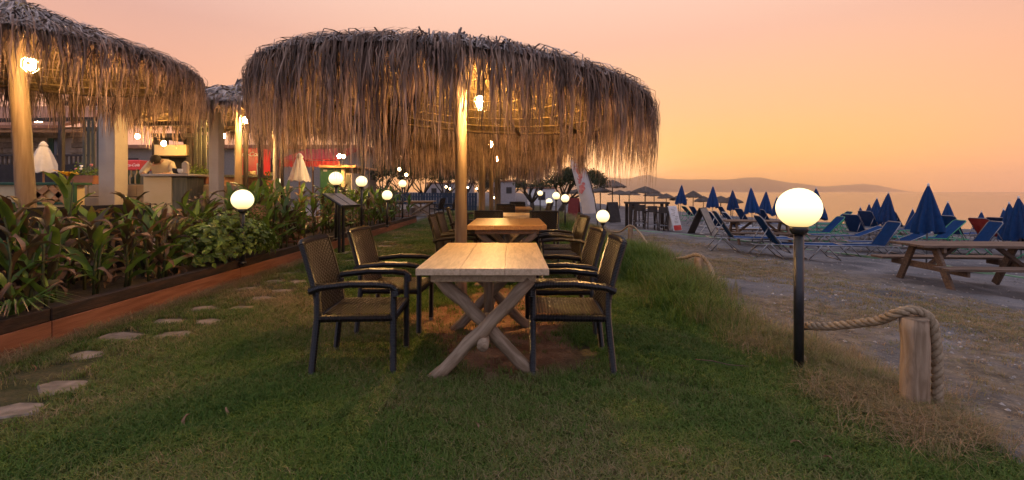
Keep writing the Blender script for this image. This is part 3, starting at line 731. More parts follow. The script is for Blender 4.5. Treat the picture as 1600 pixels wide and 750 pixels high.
# ------------------------------------------------------------------ planters with timber sides
def planter(y0, y1, x, label, back=1.05):
    t = thing('planter_box', label, 'planter', (x, y0, 0), 0, 'timber planters')
    ln = y1 - y0; n = max(2, round(ln / 2.4)); s_ = ln / n
    for k in range(n):
        b = MB(); b.box((-.02, s_ * (k + .5), .095), (.045, s_ - .006, .215), ch=.004); b.build('lower_board', M['red_board'], t)
        b = MB(); b.box((-.055, s_ * (k + .5), .26), (.10, s_ - .008, .112), ch=.008); b.build('upper_sleeper', M['dark_sleeper'], t)
    for yy in (.022, ln - .022):
        b = MB(); b.box((-.11 - back / 2, yy, .155), (back - .01, .045, .31), ch=.004); b.build('end_board', M['red_board'], t)
    b = MB(); b.box((-.115 - back / 2, ln / 2, .13), (back, ln - .1, .26)); b.build('soil_bed', M['soil'], t)
    b = MB(); b.box((-.13 - back, ln / 2, .2), (.05, ln, .42), ch=.004); b.build('back_board', M['dark_sleeper'], t)
    return t
planter(1.2, 9.35, -3.96, 'long low timber planter with rusty red boards along the left of the lawn')
planter(10.0, 19.0, -3.98, 'second timber planter beyond the menu stand')
# ------------------------------------------------------------------ cannas and bushes in the planters
def leaf_mesh(name, L_, W_, droop, fold, m, seed, ragged=0.0):
    rr = random.Random(seed); b = MB(); n = 7; V = []
    x = z = 0; a = 0.0
    for i in range(n):
        t = i / (n - 1); w_ = W_ * (math.sin(math.pi * min(1, t * .94 + .06)) ** .75) * (1 - .15 * t)
        if i == n - 1: w_ = W_ * .03
        w1 = w_ * (1 - ragged * rr.random()); w2 = w_ * (1 - ragged * rr.random())
        wv = .012 * math.sin(i * 2.1 + seed)
        nrm = Vector((-math.sin(a), 0, math.cos(a)))
        c = Vector((x, 0, z)); V += [c + Vector((0, -w1 / 2, 0)) + nrm * (fold * w1 + wv), c, c + Vector((0, w2 / 2, 0)) + nrm * (fold * w2 - wv)]
        st = L_ / (n - 1); x += st * math.cos(a); z += st * math.sin(a); a -= droop / (n - 1) * (1 + t)
    Fc = []
    for i in range(n - 1):
        for k in (0, 1): Fc.append((i * 3 + k, i * 3 + k + 1, i * 3 + k + 4, i * 3 + k + 3))
    b.add(V, Fc); return b.mesh(name, m, True)
LEAF = {'g': [leaf_mesh('leaf', l, w_, d, f, M['leaf'], i) for i, (l, w_, d, f) in enumerate(((.48, .105, .35, .25), (.54, .12, .6, .2), (.40, .085, .2, .35), (.56, .105, .95, .2), (.46, .12, .45, .15)))],
        'r': [leaf_mesh('leaf', l, w_, d, f, M['leaf_red'], i + 9, .2) for i, (l, w_, d, f) in enumerate(((.44, .11, .8, .35), (.5, .12, 1.5, .3), (.36, .09, .5, .45)))],
        'd': [leaf_mesh('leaf', l, w_, d, f, M['leaf_dry'], i + 19, .5) for i, (l, w_, d, f) in enumerate(((.38, .085, 2.2, .5), (.42, .07, 2.8, .55), (.30, .07, 1.6, .6)))]}
STEM = MB(); STEM.tube([(0, 0, -.02), (.01, 0, .35), (-.01, .01, .7), (0, 0, 1.0)], [.016, .014, .010, .005], 6); STEMm = STEM.mesh('stem', M['stem'], True)
def canna(x, y, z, h, rr, label, group, dry=.2, red=.25, n=9, flower=False, wide=1.0):
    t = thing('canna_plant', label, 'plant', (x, y, z), rr.uniform(0, 6.28), group)
    inst(STEMm, 'stem', t, (0, 0, 0), rot=(rr.uniform(-.1, .1), rr.uniform(-.1, .1), 0), sc=(1, 1, h))
    for k in range(n):
        u = rr.random(); kind = 'd' if u < dry * (1.4 - k / n) else ('r' if u < dry + red else 'g')
        me = rr.choice(LEAF[kind]); zz = h * (.10 + .84 * (k / (n - 1)))
        pit = -rr.uniform(1.0, 1.42) if k > n * .35 else -rr.uniform(.6, 1.2)
        if kind == 'd': pit = -rr.uniform(.1, .9)
        inst(me, 'leaf', t, (rr.uniform(-.02, .02), rr.uniform(-.02, .02), zz), rot=(rr.uniform(-.5, .5), pit, k * 2.4 + rr.uniform(-.6, .6)), sc=rr.uniform(.72, 1.12) * wide * (1 if k < n - 2 else .8))
    if flower:
        b = MB()
        for k in range(7):
            a = k * .9; pts = [Vector((0, 0, 0)), Vector((.06 * math.cos(a), .06 * math.sin(a), .05)), Vector((.13 * math.cos(a), .13 * math.sin(a), .04 + .03 * math.sin(k)))]
            tg = Vector((-math.sin(a), math.cos(a), 0)); b.ribbon(pts, [.02, .075, .03], [tg] * 3)
        b.build('flower', M['flower'], t, True, (0, 0, h * 1.02))
    return t
rp = random.Random(77)
def canna_label(x, y):
    row = 'front' if x > -4.45 else ('middle' if x > -4.75 else 'rear')
    z = 'before the black fabric screen' if y < 3.6 else ('left of the yellow flower' if y < 4.8 else ('just right of the yellow flower' if y < 6 else ('around the round-leaved bush' if y < 7.7 else 'between bush and menu stand')))
    return 'bronze-leaved canna in the %s row, %s' % (row, z)
spots = []
for k in range(92):
    y = 2.35 + 6.9 * (k + rp.random()) / 92; x = -4.15 - rp.uniform(.04, .92)
    spots.append((x, y))
for i, (x, y) in enumerate(spots):
    if 5.9 < y < 7.6 and x > -4.75 and rp.random() < .75: continue
    h = rp.uniform(.48, .80) + (.14 if x < -4.6 else 0)
    canna(x, y, .26, h, rp, canna_label(x, y), 'cannas in the near planter', dry=.26, red=.36, n=12, wide=.86)
canna(-4.83, 4.95, .26, 1.20, rp, 'tall canna with a yellow flower standing above the near planter', 'flowering canna', dry=.1, n=8, flower=True)
for k in range(16):
    canna(-4.2 - rp.uniform(0, .8), 7.6 + 1.65 * rp.random(), .26, rp.uniform(.85, 1.12), rp, 'tall fresh green canna beside the menu stand', 'cannas by the menu stand', dry=.04, red=.08, n=10, wide=1.1)
for k in range(66):
    canna(-4.15 - rp.uniform(0, .9), 10.2 + 8.5 * (k + rp.random()) / 66, .26, rp.uniform(.70, 1.15), rp, 'upright canna in the second planter, ' + ('just right of the menu stand' if k < 16 else 'below its tall globe lamp' if k < 34 else 'around its low globe lamp' if k < 50 else 'at its far end'), 'cannas in the second planter', dry=.26, red=.22, n=10)
# leafy bush spilling over the planter round the globe lamp
def bush(cx, cyy, cz, rx, ry, rz_, n, label, seed, size=.085):
    rr = random.Random(seed); t = thing('leafy_bush', label, 'bush', (cx, cyy, .26))
    b = MB()
    for k in range(n):
        a = rr.uniform(0, 6.283); e = rr.uniform(-.35, 1); q = math.sqrt(max(0, 1 - e * e)) ; rad = rr.uniform(.72, 1.05) * (1 + .12 * math.sin(a * 3 + e * 4))
        p = Vector((rx * q * math.cos(a) * rad, ry * q * math.sin(a) * rad, cz - .26 + rz_ * e * rad))
        if p.z < .0: p.z = rr.uniform(0, .1)
        nrm = Vector((q * math.cos(a), q * math.sin(a), e + .55)).normalized(); u = nrm.orthogonal().normalized(); u.rotate(Matrix.Rotation(rr.uniform(0, 6.28), 3, nrm))
        u = (u + nrm * rr.uniform(-.5, .25)).normalized(); s_ = nrm.cross(u).normalized(); L_ = size * rr.uniform(.6, 1.3)
        V = [p, p + u * L_ * .35 + s_ * L_ * .36 + nrm * .01, p + u * L_ * .75 + s_ * L_ * .24, p + u * L_ * 1.1 - nrm * .015, p + u * L_ * .75 - s_ * L_ * .24, p + u * L_ * .35 - s_ * L_ * .36 + nrm * .01]
        b.add(V, [(0, 1, 2, 3), (0, 3, 4, 5)], rr.random())
    tag(b.build('foliage', M['bush'], t), kind='stuff')
    for k in range(9):
        a = k * .7; b = MB(); b.tube([(0.02 * math.cos(a), .02 * math.sin(a), -.03), (rx * .4 * math.cos(a), ry * .4 * math.sin(a), (cz - .26) * .6), (rx * .8 * math.cos(a), ry * .8 * math.sin(a), cz - .26 + .1)], [.014, .01, .005], 5); b.build('branch', M['bark'], t)
bush(-4.2, 6.75, .55, .48, .95, .46, 1500, 'round-leaved green bush spilling over the near planter below a globe lamp', 5)
bush(-4.55, 3.0, .42, .35, .5, .28, 500, 'small low leafy plant at the near end of the long planter', 6, .07)
# brown seed ball next to the lamp
b = MB(); rr = random.Random(4)
for k in range(260):
    v = Vector((rr.gauss(0, 1), rr.gauss(0, 1), rr.gauss(0, 1))).normalized() * rr.uniform(.10, .135); u = v.orthogonal().normalized(); s_ = v.cross(u).normalized()
    b.add([v, v + u * .022 + s_ * .01, v + u * .03 + v * .05, v - u * .005 + s_ * .02], [(0, 1, 2, 3)], rr.random())
sp = D(404, 331, 7.4); t = thing('seed_head', 'round brown dried flower head right of the globe lamp in the bush', 'flower', (sp.x, sp.y, .26))
b.build('flower_ball', M['leaf_dry'], t, loc=(0, 0, sp.z - .26)); b = MB(); b.tube([(0, 0, -.02), (.01, 0, sp.z - .36)], .008, 6); b.build('stem', M['stem'], t)
# spiky grass plant at the near left corner
b = MB(); t = thing('spiky_grass_plant', 'clump of long narrow leaves hanging over the near planter edge', 'plant', (-4.1, 3.75, .26))
for k in range(46):
    a = rr.uniform(-1.9, 1.9); l = rr.uniform(.25, .5); out = Vector((math.cos(a), math.sin(a), 0)); pts = [out * l * s_ * (.75 + .25 * s_) + Vector((0, 0, .34 * math.sin(s_ * 2.5) * l * 1.4)) for s_ in (0, .3, .6, 1)]
    b.ribbon(pts, [.016, .02, .014, .003], [Vector((-out.y, out.x, 0))] * 4, rr.random())
tag(b.build('blades', M['leaf'], t), kind='stuff')

# ------------------------------------------------------------------ menu stand
p = GD(525, 9.65); p.x = -3.62
t = thing('menu_stand', 'black menu lectern with sloping open board between the two planters', 'menu stand', (p.x, p.y, 0), R(-14))
for s_ in (-1, 1):
    b = MB(); b.box((0, s_ * .07, .55), (.05, .05, 1.1), ch=.006); b.build('leg', M['black_metal'], t)
b = MB(); b.box((0, 0, .012), (.34, .42, .025), ch=.006); b.build('base_plate', M['black_metal'], t)
mr = Matrix.Rotation(R(30), 3, 'Y')
b = MB(); b.box((0, 0, 1.13), (.56, .62, .03), mr, .006); b.build('board', M['black_metal'], t)
for s_ in (-1, 1):
    b = MB(); b.box(mr @ Vector((0, s_ * .155, .024)) + Vector((0, 0, 1.13)), (.50, .28, .008), mr, .002); b.build('menu_page', M['menu_page'], t)
b = MB(); b.box(mr @ Vector((.27, 0, .03)) + Vector((0, 0, 1.13)), (.02, .66, .045), mr, .004); b.build('ledge', M['black_metal'], t)

# ------------------------------------------------------------------ stepping stones
ST = [(18, 644, .34), (95, 606, .36), (188, 527, .44), (130, 556, .3), (263, 503, .34), (272, 524, .34), (326, 503, .3), (318, 483, .36), (377, 482, .32), (411, 467, .32),
      (386, 452, .3), (441, 455, .3), (467, 441, .34), (428, 440, .28), (497, 430, .32), (452, 428, .3), (520, 417, .34), (548, 408, .34), (566, 400, .34), (588, 392, .36), (600, 385, .36), (610, 378, .36), (619, 372, .36),
      (628, 367, .38), (636, 362, .38), (644, 358, .4), (655, 352, .55), (668, 352, .5)]
gp = bpy.data.objects.new('garden_path', None); C.objects.link(gp); tag(gp, kind='structure')
rs = random.Random(9); SPOT = []
for px, py, s_ in ST:
    q = G(px, py); n = rs.choice((5, 6, 6, 7)); pts = []
    for k in range(n):
        a = 2 * PI * k / n + rs.uniform(-.25, .25); pts.append((s_ * .56 * math.cos(a) * rs.uniform(.8, 1.1), s_ * .36 * math.sin(a) * rs.uniform(.8, 1.1)))
    b = MB(); V = [(x, y, -.03) for x, y in pts] + [(x, y, .001) for x, y in pts] + [(x * .90, y * .90, .009) for x, y in pts]
    Fc = [tuple(range(2 * n, 3 * n))] + [(i + r * n, (i + 1) % n + r * n, (i + 1) % n + n + r * n, i + n + r * n) for i in range(n) for r in (0, 1)]
    b.add(V, Fc); b.build('paving_stone', M['stone'], gp, loc=(q.x, q.y, q.z), rz=rs.uniform(-.5, .5)); SPOT.append((q.x, q.y, s_ * .44))

# ------------------------------------------------------------------ rope fence
def rope_geo(b, pts, r, turns_per_m=7.5):
    P = [Vector(p) for p in pts]
    # resample smoothly (Catmull-Rom)
    fine = []
    for i in range(len(P) - 1):
        p0, p1, p2, p3 = P[max(0, i - 1)], P[i], P[i + 1], P[min(len(P) - 1, i + 2)]
        for k in range(14):
            t = k / 14; fine.append(.5 * ((2 * p1) + (p2 - p0) * t + (2 * p0 - 5 * p1 + 4 * p2 - p3) * t * t + (3 * p1 - p0 - 3 * p2 + p3) * t ** 3))
    fine.append(P[-1]); acc = [0]
    for i in range(len(fine) - 1): acc.append(acc[-1] + (fine[i + 1] - fine[i]).length)
    ln = acc[-1]; m = int(ln / .012); rs_ = []; j = 0
    for k in range(m + 1):
        s_ = ln * k / m
        while j < len(acc) - 2 and acc[j + 1] < s_: j += 1
        f = (s_ - acc[j]) / max(1e-9, acc[j + 1] - acc[j]); rs_.append(fine[j].lerp(fine[j + 1], f))
    u = None; fr = []
    for k in range(m + 1):
        t = (rs_[min(k + 1, m)] - rs_[max(k - 1, 0)]).normalized()
        if u is None: u = t.orthogonal().normalized()
        u = (u - t * u.dot(t)).normalized(); fr.append((u.copy(), t.cross(u)))
    for q in range(3):
        c = []
        for k in range(m + 1):
            a = 2 * PI * (q / 3 + turns_per_m * ln * k / m); c.append(rs_[k] + (fr[k][0] * math.cos(a) + fr[k][1] * math.sin(a)) * r * .52)
        b.tube(c, r * .56, 6, tint=.3 + .2 * q)
def rope_post(p, top, r, label, seed):
    rr = random.Random(seed); t = thing('rope_post', label, 'post', (p.x, p.y, p.z), 0, 'rope fence posts'); h = top - p.z
    b = MB(); b.tube([(rr.uniform(-.004, .004), rr.uniform(-.004, .004), z) for z in np.linspace(-.08, h, 9)], [r * (1.03 - .04 * i / 8 + .004 * math.sin(i * 2)) for i in range(9)], 20); b.build('log', M['log'], t, True)
    b = MB(); b.lathe([(r * .99, h - .002), (r * .9, h + .006), (r * .2, h + .007)], 20); b.build('sawn_top', M['post'], t)
    return t
A = G(1429, 640); ta = CH - (497 - HZ) / F * A.y
rope_post(A, ta, .070, 'thick round timber post with a rope over its top at the right foreground', 1)
Bp = G(1092, 437); rope_post(Bp, CH - (402 - HZ) / F * Bp.y, .07, 'short timber rope post between the lawn and the beach, middle distance', 2)
Cp = G(985, 378); rope_post(Cp, Cp.z + .42, .07, 'farthest timber rope post, behind the short globe lamp', 3)
lampx = D(1248, 516, 3.36)
t = thing('rope_barrier', 'thick twisted rope looped over the timber posts along the lawn edge', 'rope', (A.x, A.y, A.z))
b = MB(); o3 = Vector((A.x, A.y, A.z)); bt = CH - (402 - HZ) / F * Bp.y
pts = [Vector((A.x + .115, A.y - .02, .02 + A.z)), Vector((A.x + .118, A.y - .02, ta - .25)), Vector((A.x + .105, A.y, ta - .03)), Vector((A.x + .03, A.y + .02, ta + .04)), Vector((A.x - .07, A.y + .04, ta + .02)), Vector((2.345, 2.90, .50)),
       Vector((2.30, 3.02, .445)), Vector((2.22, 3.2, .37)), Vector((2.165, 3.40, .31)), Vector((2.185, 3.46, .24)), Vector((2.195, 3.48, .10)), Vector((2.24, 3.55, -.03)), Vector((2.35, 4.7, -.03)), Vector((2.6, 5.8, -.02)), Vector((Bp.x + .09, Bp.y - .25, .13)), Vector((Bp.x, Bp.y, bt + .035)),
       Vector((Bp.x - .18, Bp.y + .3, bt - .06)), Vector((Bp.x - .3, Bp.y + 1.1, .12)), Vector((Cp.x + .1, Cp.y - .6, .2)), Vector((Cp.x, Cp.y, Cp.z + .46)), Vector((Cp.x - .1, Cp.y + .8, .12)), Vector((Cp.x - .2, Cp.y + 2.0, .02))]
rope_geo(b, [p - o3 for p in pts], .029); b.build('twisted_rope', M['rope'], t, True)

# ------------------------------------------------------------------ sun loungers
def lounger_meshes(cloth, frame, back_deg, tagn):
    a = R(back_deg); d = {}; c, s_ = math.cos(a), math.sin(a); hw = .29; pv_ = (.0, .33)
    b = MB()
    for q in (-1, 1): b.tube([(-.55, q * hw, .32), (0, q * hw, .33), (1.28, q * hw, .33), (1.34, q * hw, .33)], .0135, 8)
    b.tube([(1.34, -hw, .33), (1.34, hw, .33)], .0135, 8); b.tube([(-.55, -hw, .32), (-.55, hw, .32)], .0135, 8)
    d['rails'] = b.mesh('side_rail', frame, True)
    def uleg(x0, x1):
        b = MB(); pts = []
        for q in (-1, 1):
            b.tube([(x0, q * (hw + .02), .335), (x0 + (x1 - x0) * .3, q * (hw + .025), .22), (x1, q * (hw + .03), .012)], .0135, 8)
        b.tube([(x1, -hw - .03, .014), (x1, hw + .03, .014)], .0135, 8)
        return b.mesh('bent_leg', frame, True)
    d['leg1'] = uleg(.95, 1.22); d['leg2'] = uleg(.85, .58); d['leg3'] = uleg(-.28, -.52); d['leg4'] = uleg(-.2, .1)
    b = MB(); n = 9; V = []
    for i in range(n):
        x = .02 + 1.3 * i / (n - 1); sag = .02 * math.sin(PI * i / (n - 1))
        for y in (-hw, 0, hw): V.append((x, y, .338 - sag - (.015 if y == 0 else 0)))
    V += [(x, y, z - .012) for x, y, z in V]; m3 = n * 3
    Fc = [(i * 3 + k, i * 3 + k + 1, i * 3 + k + 4, i * 3 + k + 3) for i in range(n - 1) for k in (0, 1)]; Fc += [tuple(q + m3 for q in f[::-1]) for f in Fc]
    b.add(V, Fc); d['bed'] = b.mesh('bed_sling', cloth, True)
    b = MB(); V = []; Lb = .74
    for i in range(7):
        t = i / 6 * Lb; sag = .02 * math.sin(PI * i / 6)
        for y in (-hw + .01, 0, hw - .01):
            o_ = sag + (.015 if y == 0 else 0); V.append((pv_[0] - t * c + o_ * -s_ * -1 * 0 - o_ * s_ * 0 + o_ * s_ * .0, y, pv_[1] + .01 + t * s_ - o_ * c))
    V += [(x - .012 * s_, y, z - .012 * c) for x, y, z in V]
    Fc = [(i * 3 + k, i * 3 + k + 1, i * 3 + k + 4, i * 3 + k + 3) for i in range(6) for k in (0, 1)]; Fc += [tuple(q + 21 for q in f[::-1]) for f in Fc]
    b.add(V, Fc); d['back'] = b.mesh('backrest_sling', cloth, True)
    b = MB(); e = Lb + .02
    b.tube([(pv_[0], -hw, pv_[1]), (-e * .93 * c, -hw, .33 + e * .93 * s_), (-e * c, -hw + .06, .33 + e * s_), (-e * c, hw - .06, .33 + e * s_), (-e * .93 * c, hw, .33 + e * .93 * s_), (pv_[0], hw, pv_[1])], .0135, 8)
    d['bframe'] = b.mesh('backrest_frame', frame, True)
    b = MB()
    for q in (-1, 1): b.tube([(-.45 * c, q * (hw - .03), .33 + .45 * s_), (-.45 if back_deg > 20 else -.3, q * (hw - .03), .33)], .012, 6)
    d['stay'] = b.mesh('back_stay', frame, True)
    return d
LM = {}
for key, cl, fr, ang in (('hi', 'blue_sling', 'alu', 58), ('lo', 'blue_sling', 'alu', 26), ('green', 'blue_sling', 'green_plastic', 48), ('red', 'red_sling', 'alu', 52), ('white', 'blue_sling', 'white_plastic', 50)):
    LM[key] = lounger_meshes(M[cl], M[fr], ang, key)
def lounger(p, rz, key, label):
    t = thing('sun_lounger', label, 'sun lounger', (p.x, p.y, gz(p.x, p.y)), rz, 'sun loungers on the beach'); d = LM[key]
    inst(d['rails'], 'side_rail', t)
    for k in ('leg1', 'leg2', 'leg3', 'leg4'): inst(d[k], 'bent_leg', t)
    inst(d['bed'], 'bed_sling', t); bk = inst(d['back'], 'backrest_sling', t); inst(d['bframe'], 'backrest_frame', bk); inst(d['stay'], 'back_stay', bk)
    return t
lounger(G(1143, 391), R(-14), 'hi', 'raised blue sun lounger with aluminium frame, left one of the nearest pair')
lounger(G(1212, 402), R(-12), 'hi', 'raised blue sun lounger just left of the large globe lamp')
lounger(G(1372, 402), R(172), 'hi', 'blue sun lounger with its back up, left of the near picnic table')
lounger(G(1405, 396), R(168), 'lo', 'blue sun lounger with low back behind the near picnic table')
rl = random.Random(31)
FARL = [(1120, 366, 12, 'white', 'blue sun lounger with white frame behind the blackboard easel'), (1152, 369, -8, 'white', 'blue sun lounger with white frame behind the far picnic table'),
        (1200, 360, 5, 'hi', 'blue sun lounger right under the pair of closed blue umbrellas'), (1165, 357, 8, 'hi', 'blue sun lounger behind the far picnic table, left of the umbrella pair'),
        (1290, 377, 170, 'green', 'green framed lounger right of the large globe lamp'), (1300, 368, 168, 'green', 'second green framed lounger right of the large globe lamp'), (1308, 361, 168, 'green', 'third green framed lounger receding right of the globe lamp'),
        (1340, 376, 20, 'hi', 'raised blue lounger, the nearest left of the umbrella cluster'), (1338, 384, 160, 'lo', 'blue lounger with low back left of the umbrella cluster'), (1362, 366, 15, 'hi', 'blue lounger under the cluster of four umbrellas'),
        (1400, 366, 12, 'hi', 'raised blue lounger behind the tall blue umbrella'), (1420, 372, 170, 'hi', 'blue lounger just left of the tall blue umbrella'), (1450, 374, 160, 'green', 'green framed lounger behind the near picnic table'),
        (1490, 380, 14, 'hi', 'raised blue lounger between the near picnic table legs'), (1470, 388, 165, 'green', 'green framed lounger beneath the picnic table top'), (1545, 384, 10, 'red', 'red lounger near the right edge behind the picnic table'),
        (1530, 398, 165, 'hi', 'blue lounger seen below the near picnic table top'), (1585, 402, 160, 'green', 'green framed lounger at the right edge of the picture'), (1570, 386, 15, 'hi', 'blue lounger at the right edge under the closed umbrellas'),
        (1092, 352, 5, 'hi', 'blue lounger beside the white poster stand'), (1080, 345, 5, 'green', 'green framed lounger far behind the poster stand'), (1135, 349, 4, 'hi', 'far blue lounger under the third blue umbrella from the left')]
for px, py, a, k, lb in FARL: lounger(G(px, py), R(a), k, lb)

# ------------------------------------------------------------------ closed blue beach umbrellas
def umbrella_mesh(seed, m):
    rr = random.Random(seed); b = MB(); n = 40; V = []; rows = 9; k8 = 8
    for j in range(rows):
        t = j / (rows - 1); r = .02 + .27 * (t ** .85) * (1 - .10 * max(0, t - .85) / .15)
        for k in range(n):
            a = 2 * PI * k / n; pl = 1 + (.14 + .20 * t) * math.cos(k8 * a + .6 * math.sin(seed + 2 * t)) + .05 * math.sin(3 * a + seed + t * 2)
            z = 2.05 - 1.12 * t + (.035 * math.cos(k8 * a + 1) + .03 * math.sin(2 * a + seed) if j == rows - 1 else 0)
            V.append((r * pl * math.cos(a), r * pl * math.sin(a), z))
    Fc = [(j * n + k, j * n + (k + 1) % n, (j + 1) * n + (k + 1) % n, (j + 1) * n + k) for j in range(rows - 1) for k in range(n)]
    b.add(V, Fc); return b.mesh('folded_canopy', m, True)
UMm = [umbrella_mesh(s_, M['blue_cloth']) for s_ in range(4)]
b = MB(); b.tube([(0, 0, -.1), (0, 0, 2.06)], .018, 8); UPm = b.mesh('pole', M['alu'], True)
b = MB(); b.lathe([(.02, 2.04), (.028, 2.06), (.02, 2.10), (.004, 2.12)], 10); UTm = b.mesh('finial', M['white_plastic'], True)
UM = [(1062, 288, 30), (1113, 290, 33), (1145, 296, 30.5), (1176, 292, 40), (1194, 298, 34), (1213, 307, 29), (1277, 293, 48), (1347, 323, 31), (1357, 318, 34), (1366, 309, 40), (1380, 300, 46), (1423, 326, 33), (1447, 287, 73), (1482, 315, 47), (1531, 330, 36), (1577, 326, 46), (1586, 316, 57), (1597, 307, 65)]
for i, (px, py, hp) in enumerate(UM):
    d = 1.14 * F / hp; x = (px - 800) / F * d; z0 = gz(x, d); ztop = CH - (py - HZ) / F * d
    sc = 1.0; t = thing('beach_umbrella', ORD[i] + ' closed blue beach umbrella counting from the left', 'umbrella', (x, d, ztop - 2.10), rl.uniform(0, 6.28), 'closed blue beach umbrellas')
    t.rotation_euler = (rl.uniform(-.07, .07), rl.uniform(-.07, .07), rl.uniform(0, 6))
    inst(rl.choice(UMm), 'folded_canopy', t); inst(UPm, 'pole', t); inst(UTm, 'finial', t)
    if ztop - 2.10 > z0 + .05:
        b = MB(); b.tube([(0, 0, z0 - (ztop - 2.10) - .1), (0, 0, 0)], .02, 8); b.build('ground_tube', M['alu'], t, True)

# ------------------------------------------------------------------ thatched beach umbrellas far along the shore
def bt_mesh(seed):
    rr = random.Random(seed); b = MB(); n = 28; V = []; rows = 6
    for j in range(rows):
        t = j / (rows - 1); r = .03 + 1.2 * t
        for k in range(n):
            a = 2 * PI * k / n; V.append((r * math.cos(a) * (1 + (.03 * rr.uniform(-1, 1) if j == rows - 1 else 0)), r * math.sin(a), 2.45 - .52 * t ** 1.1 - (rr.uniform(0, .07) if j == rows - 1 else 0) + .015 * rr.uniform(-1, 1)))
    Fc = [(j * n + k, j * n + (k + 1) % n, (j + 1) * n + (k + 1) % n, (j + 1) * n + k) for j in range(rows - 1) for k in range(n)]
    b.add(V, Fc); b.add([(x, y, z - .07) for x, y, z in V], [q[::-1] for q in Fc])
    for k in range(420):
        a = rr.uniform(0, 6.283); r = rr.uniform(.3, 1.2); o_ = Vector((math.cos(a), math.sin(a), 0)); tg = Vector((-o_.y, o_.x, 0)); z = 2.45 - .52 * (r / 1.23) ** 1.1
        b.ribbon([o_ * r + Vector((0, 0, z + .02)), o_ * (r + .14) + Vector((0, 0, z - .03 + rr.uniform(-.03, .03)))], [.05, .015], [tg] * 2, rr.random())
    return b.mesh('thatch_canopy', M['beach_thatch'])
BTm = [bt_mesh(s_) for s_ in range(3)]
b = MB(); b.tube([(0, 0, -.2), (0, 0, 2.4)], .05, 8); BPm = b.mesh('pole', M['bark'], True)
BT = [(893, 297, 34), (909, 293, 40), (938, 292, 40), (957, 281, 42), (968, 297, 36), (983, 298, 34), (1008, 291, 46), (1022, 299, 34), (1041, 302, 27), (1083, 298, 29), (1099, 306, 28), (1126, 306, 34), (1142, 307, 36), (1060, 305, 27)]
for i, (px, py, wp) in enumerate(sorted(BT)):
    d = 2.42 * F / wp; x = (px - 800) / F * d; ztop = CH - (py - HZ) / F * d; z0 = gz(x, d)
    t = thing('thatched_beach_umbrella', ORD[i] + ' open thatched beach umbrella from the left along the shore', 'beach umbrella', (x, d, z0), rl.uniform(0, 6), 'thatched beach umbrellas')
    t.scale = (1, 1, max(.6, (ztop - z0) / 2.45)); inst(rl.choice(BTm), 'thatch_canopy', t); inst(BPm, 'pole', t)

# ------------------------------------------------------------------ picnic tables
def picnic(p, rz, label, ln=1.9, sc=1.0):
    t = thing('picnic_table', label, 'picnic table', (p.x, p.y, p.z), rz, 'picnic tables'); t.scale = (sc, sc, sc)
    for k in range(5):
        b = MB(); b.box((0, -.31 + .155 * k, .755), (ln, .146, .042), ch=.005); b.build('top_plank', M['picnic'], t)
    for s_ in (-1, 1):
        for k in range(2):
            b = MB(); b.box((0, s_ * (.63 + .155 * k), .44), (ln, .146, .042), ch=.005); b.build('bench_plank', M['picnic'], t)
    for xx in (-ln / 2 + .3, ln / 2 - .3):
        for s_ in (-1, 1):
            b = MB(); b.beam((xx, s_ * .58, -.02), (xx, s_ * .22, .735), .05, .12, .005, up=(0, 1, 0)); b.build('leg', M['picnic'], t)
        b = MB(); b.box((xx + .052, 0, .375), (.048, 1.58, .11), ch=.005); b.build('cross_beam', M['picnic'], t)
        b = MB(); b.box((xx + .052, 0, .69), (.048, .74, .085), ch=.005); b.build('top_batten', M['picnic'], t)
        sg = 1 if xx < 0 else -1
        b = MB(); b.beam((xx + sg * .10, 0, .40), (xx + sg * .52, 0, .728), .075, .06, .004); b.build('brace', M['picnic'], t)
    return t
q = Vector((8.05, 7.9, gz(8.05, 7.9)))
picnic(q, R(-4), 'weathered wooden picnic table standing on the beach at the right edge', 2.3, 1.0)
q = G(1185, 384); picnic(q, R(-10), 'wooden picnic table behind the pair of raised blue loungers', 2.0)

# ------------------------------------------------------------------ bar table with stools
q = G(1010, 357); t = thing('bar_table', 'dark high bar table shaped like a frame on the beach', 'bar table', (q.x, q.y, q.z), R(0))
for xx in (-.72, .72):
    for yy in (-.3, .3):
        b = MB(); b.box((xx, yy, .5), (.11, .11, 1.0), ch=.006); b.build('leg', M['dark_wood'], t)
b = MB(); b.box((0, 0, 1.035), (1.62, .78, .075), ch=.006); b.build('top_frame', M['dark_wood'], t)
b = MB(); b.box((0, 0, .86), (1.3, .5, .035), ch=.004); b.build('shelf', M['picnic'], t)
for i, (xx, yy) in enumerate(((-.45, -.55), (.0, -.62), (.42, -.55), (-.2, .55))):
    s_ = thing('bar_stool', ['left', 'middle', 'right', 'rear'][i] + ' dark bar stool at the high table on the beach', 'stool', (q.x + xx, q.y + yy, gz(q.x + xx, q.y + yy)), R(8 * (i - 1)), 'bar stools')
    for a in (-1, 1):
        for c_ in (-1, 1):
            b = MB(); b.beam((a * .19, c_ * .19, 0), (a * .16, c_ * .16, .70 if c_ < 0 or yy > 0 else .70), .04, .04, .003); b.build('leg', M['dark_wood'], s_)
    b = MB(); b.box((0, 0, .72), (.38, .38, .05), ch=.01); b.build('seat', M['dark_wood'], s_)
    b = MB(); b.box((0, -.17 if yy < 0 else .17, .84), (.38, .035, .2), ch=.008); b.build('backrest', M['dark_wood'], s_)
    b = MB()
    for c_ in (-1, 1): b.box((0, c_ * .178, .22), (.33, .03, .035), ch=.003)
    for a in (-1, 1): b.box((a * .178, 0, .30), (.03, .33, .035), ch=.003)
    b.build('footrest', M['alu'], s_)

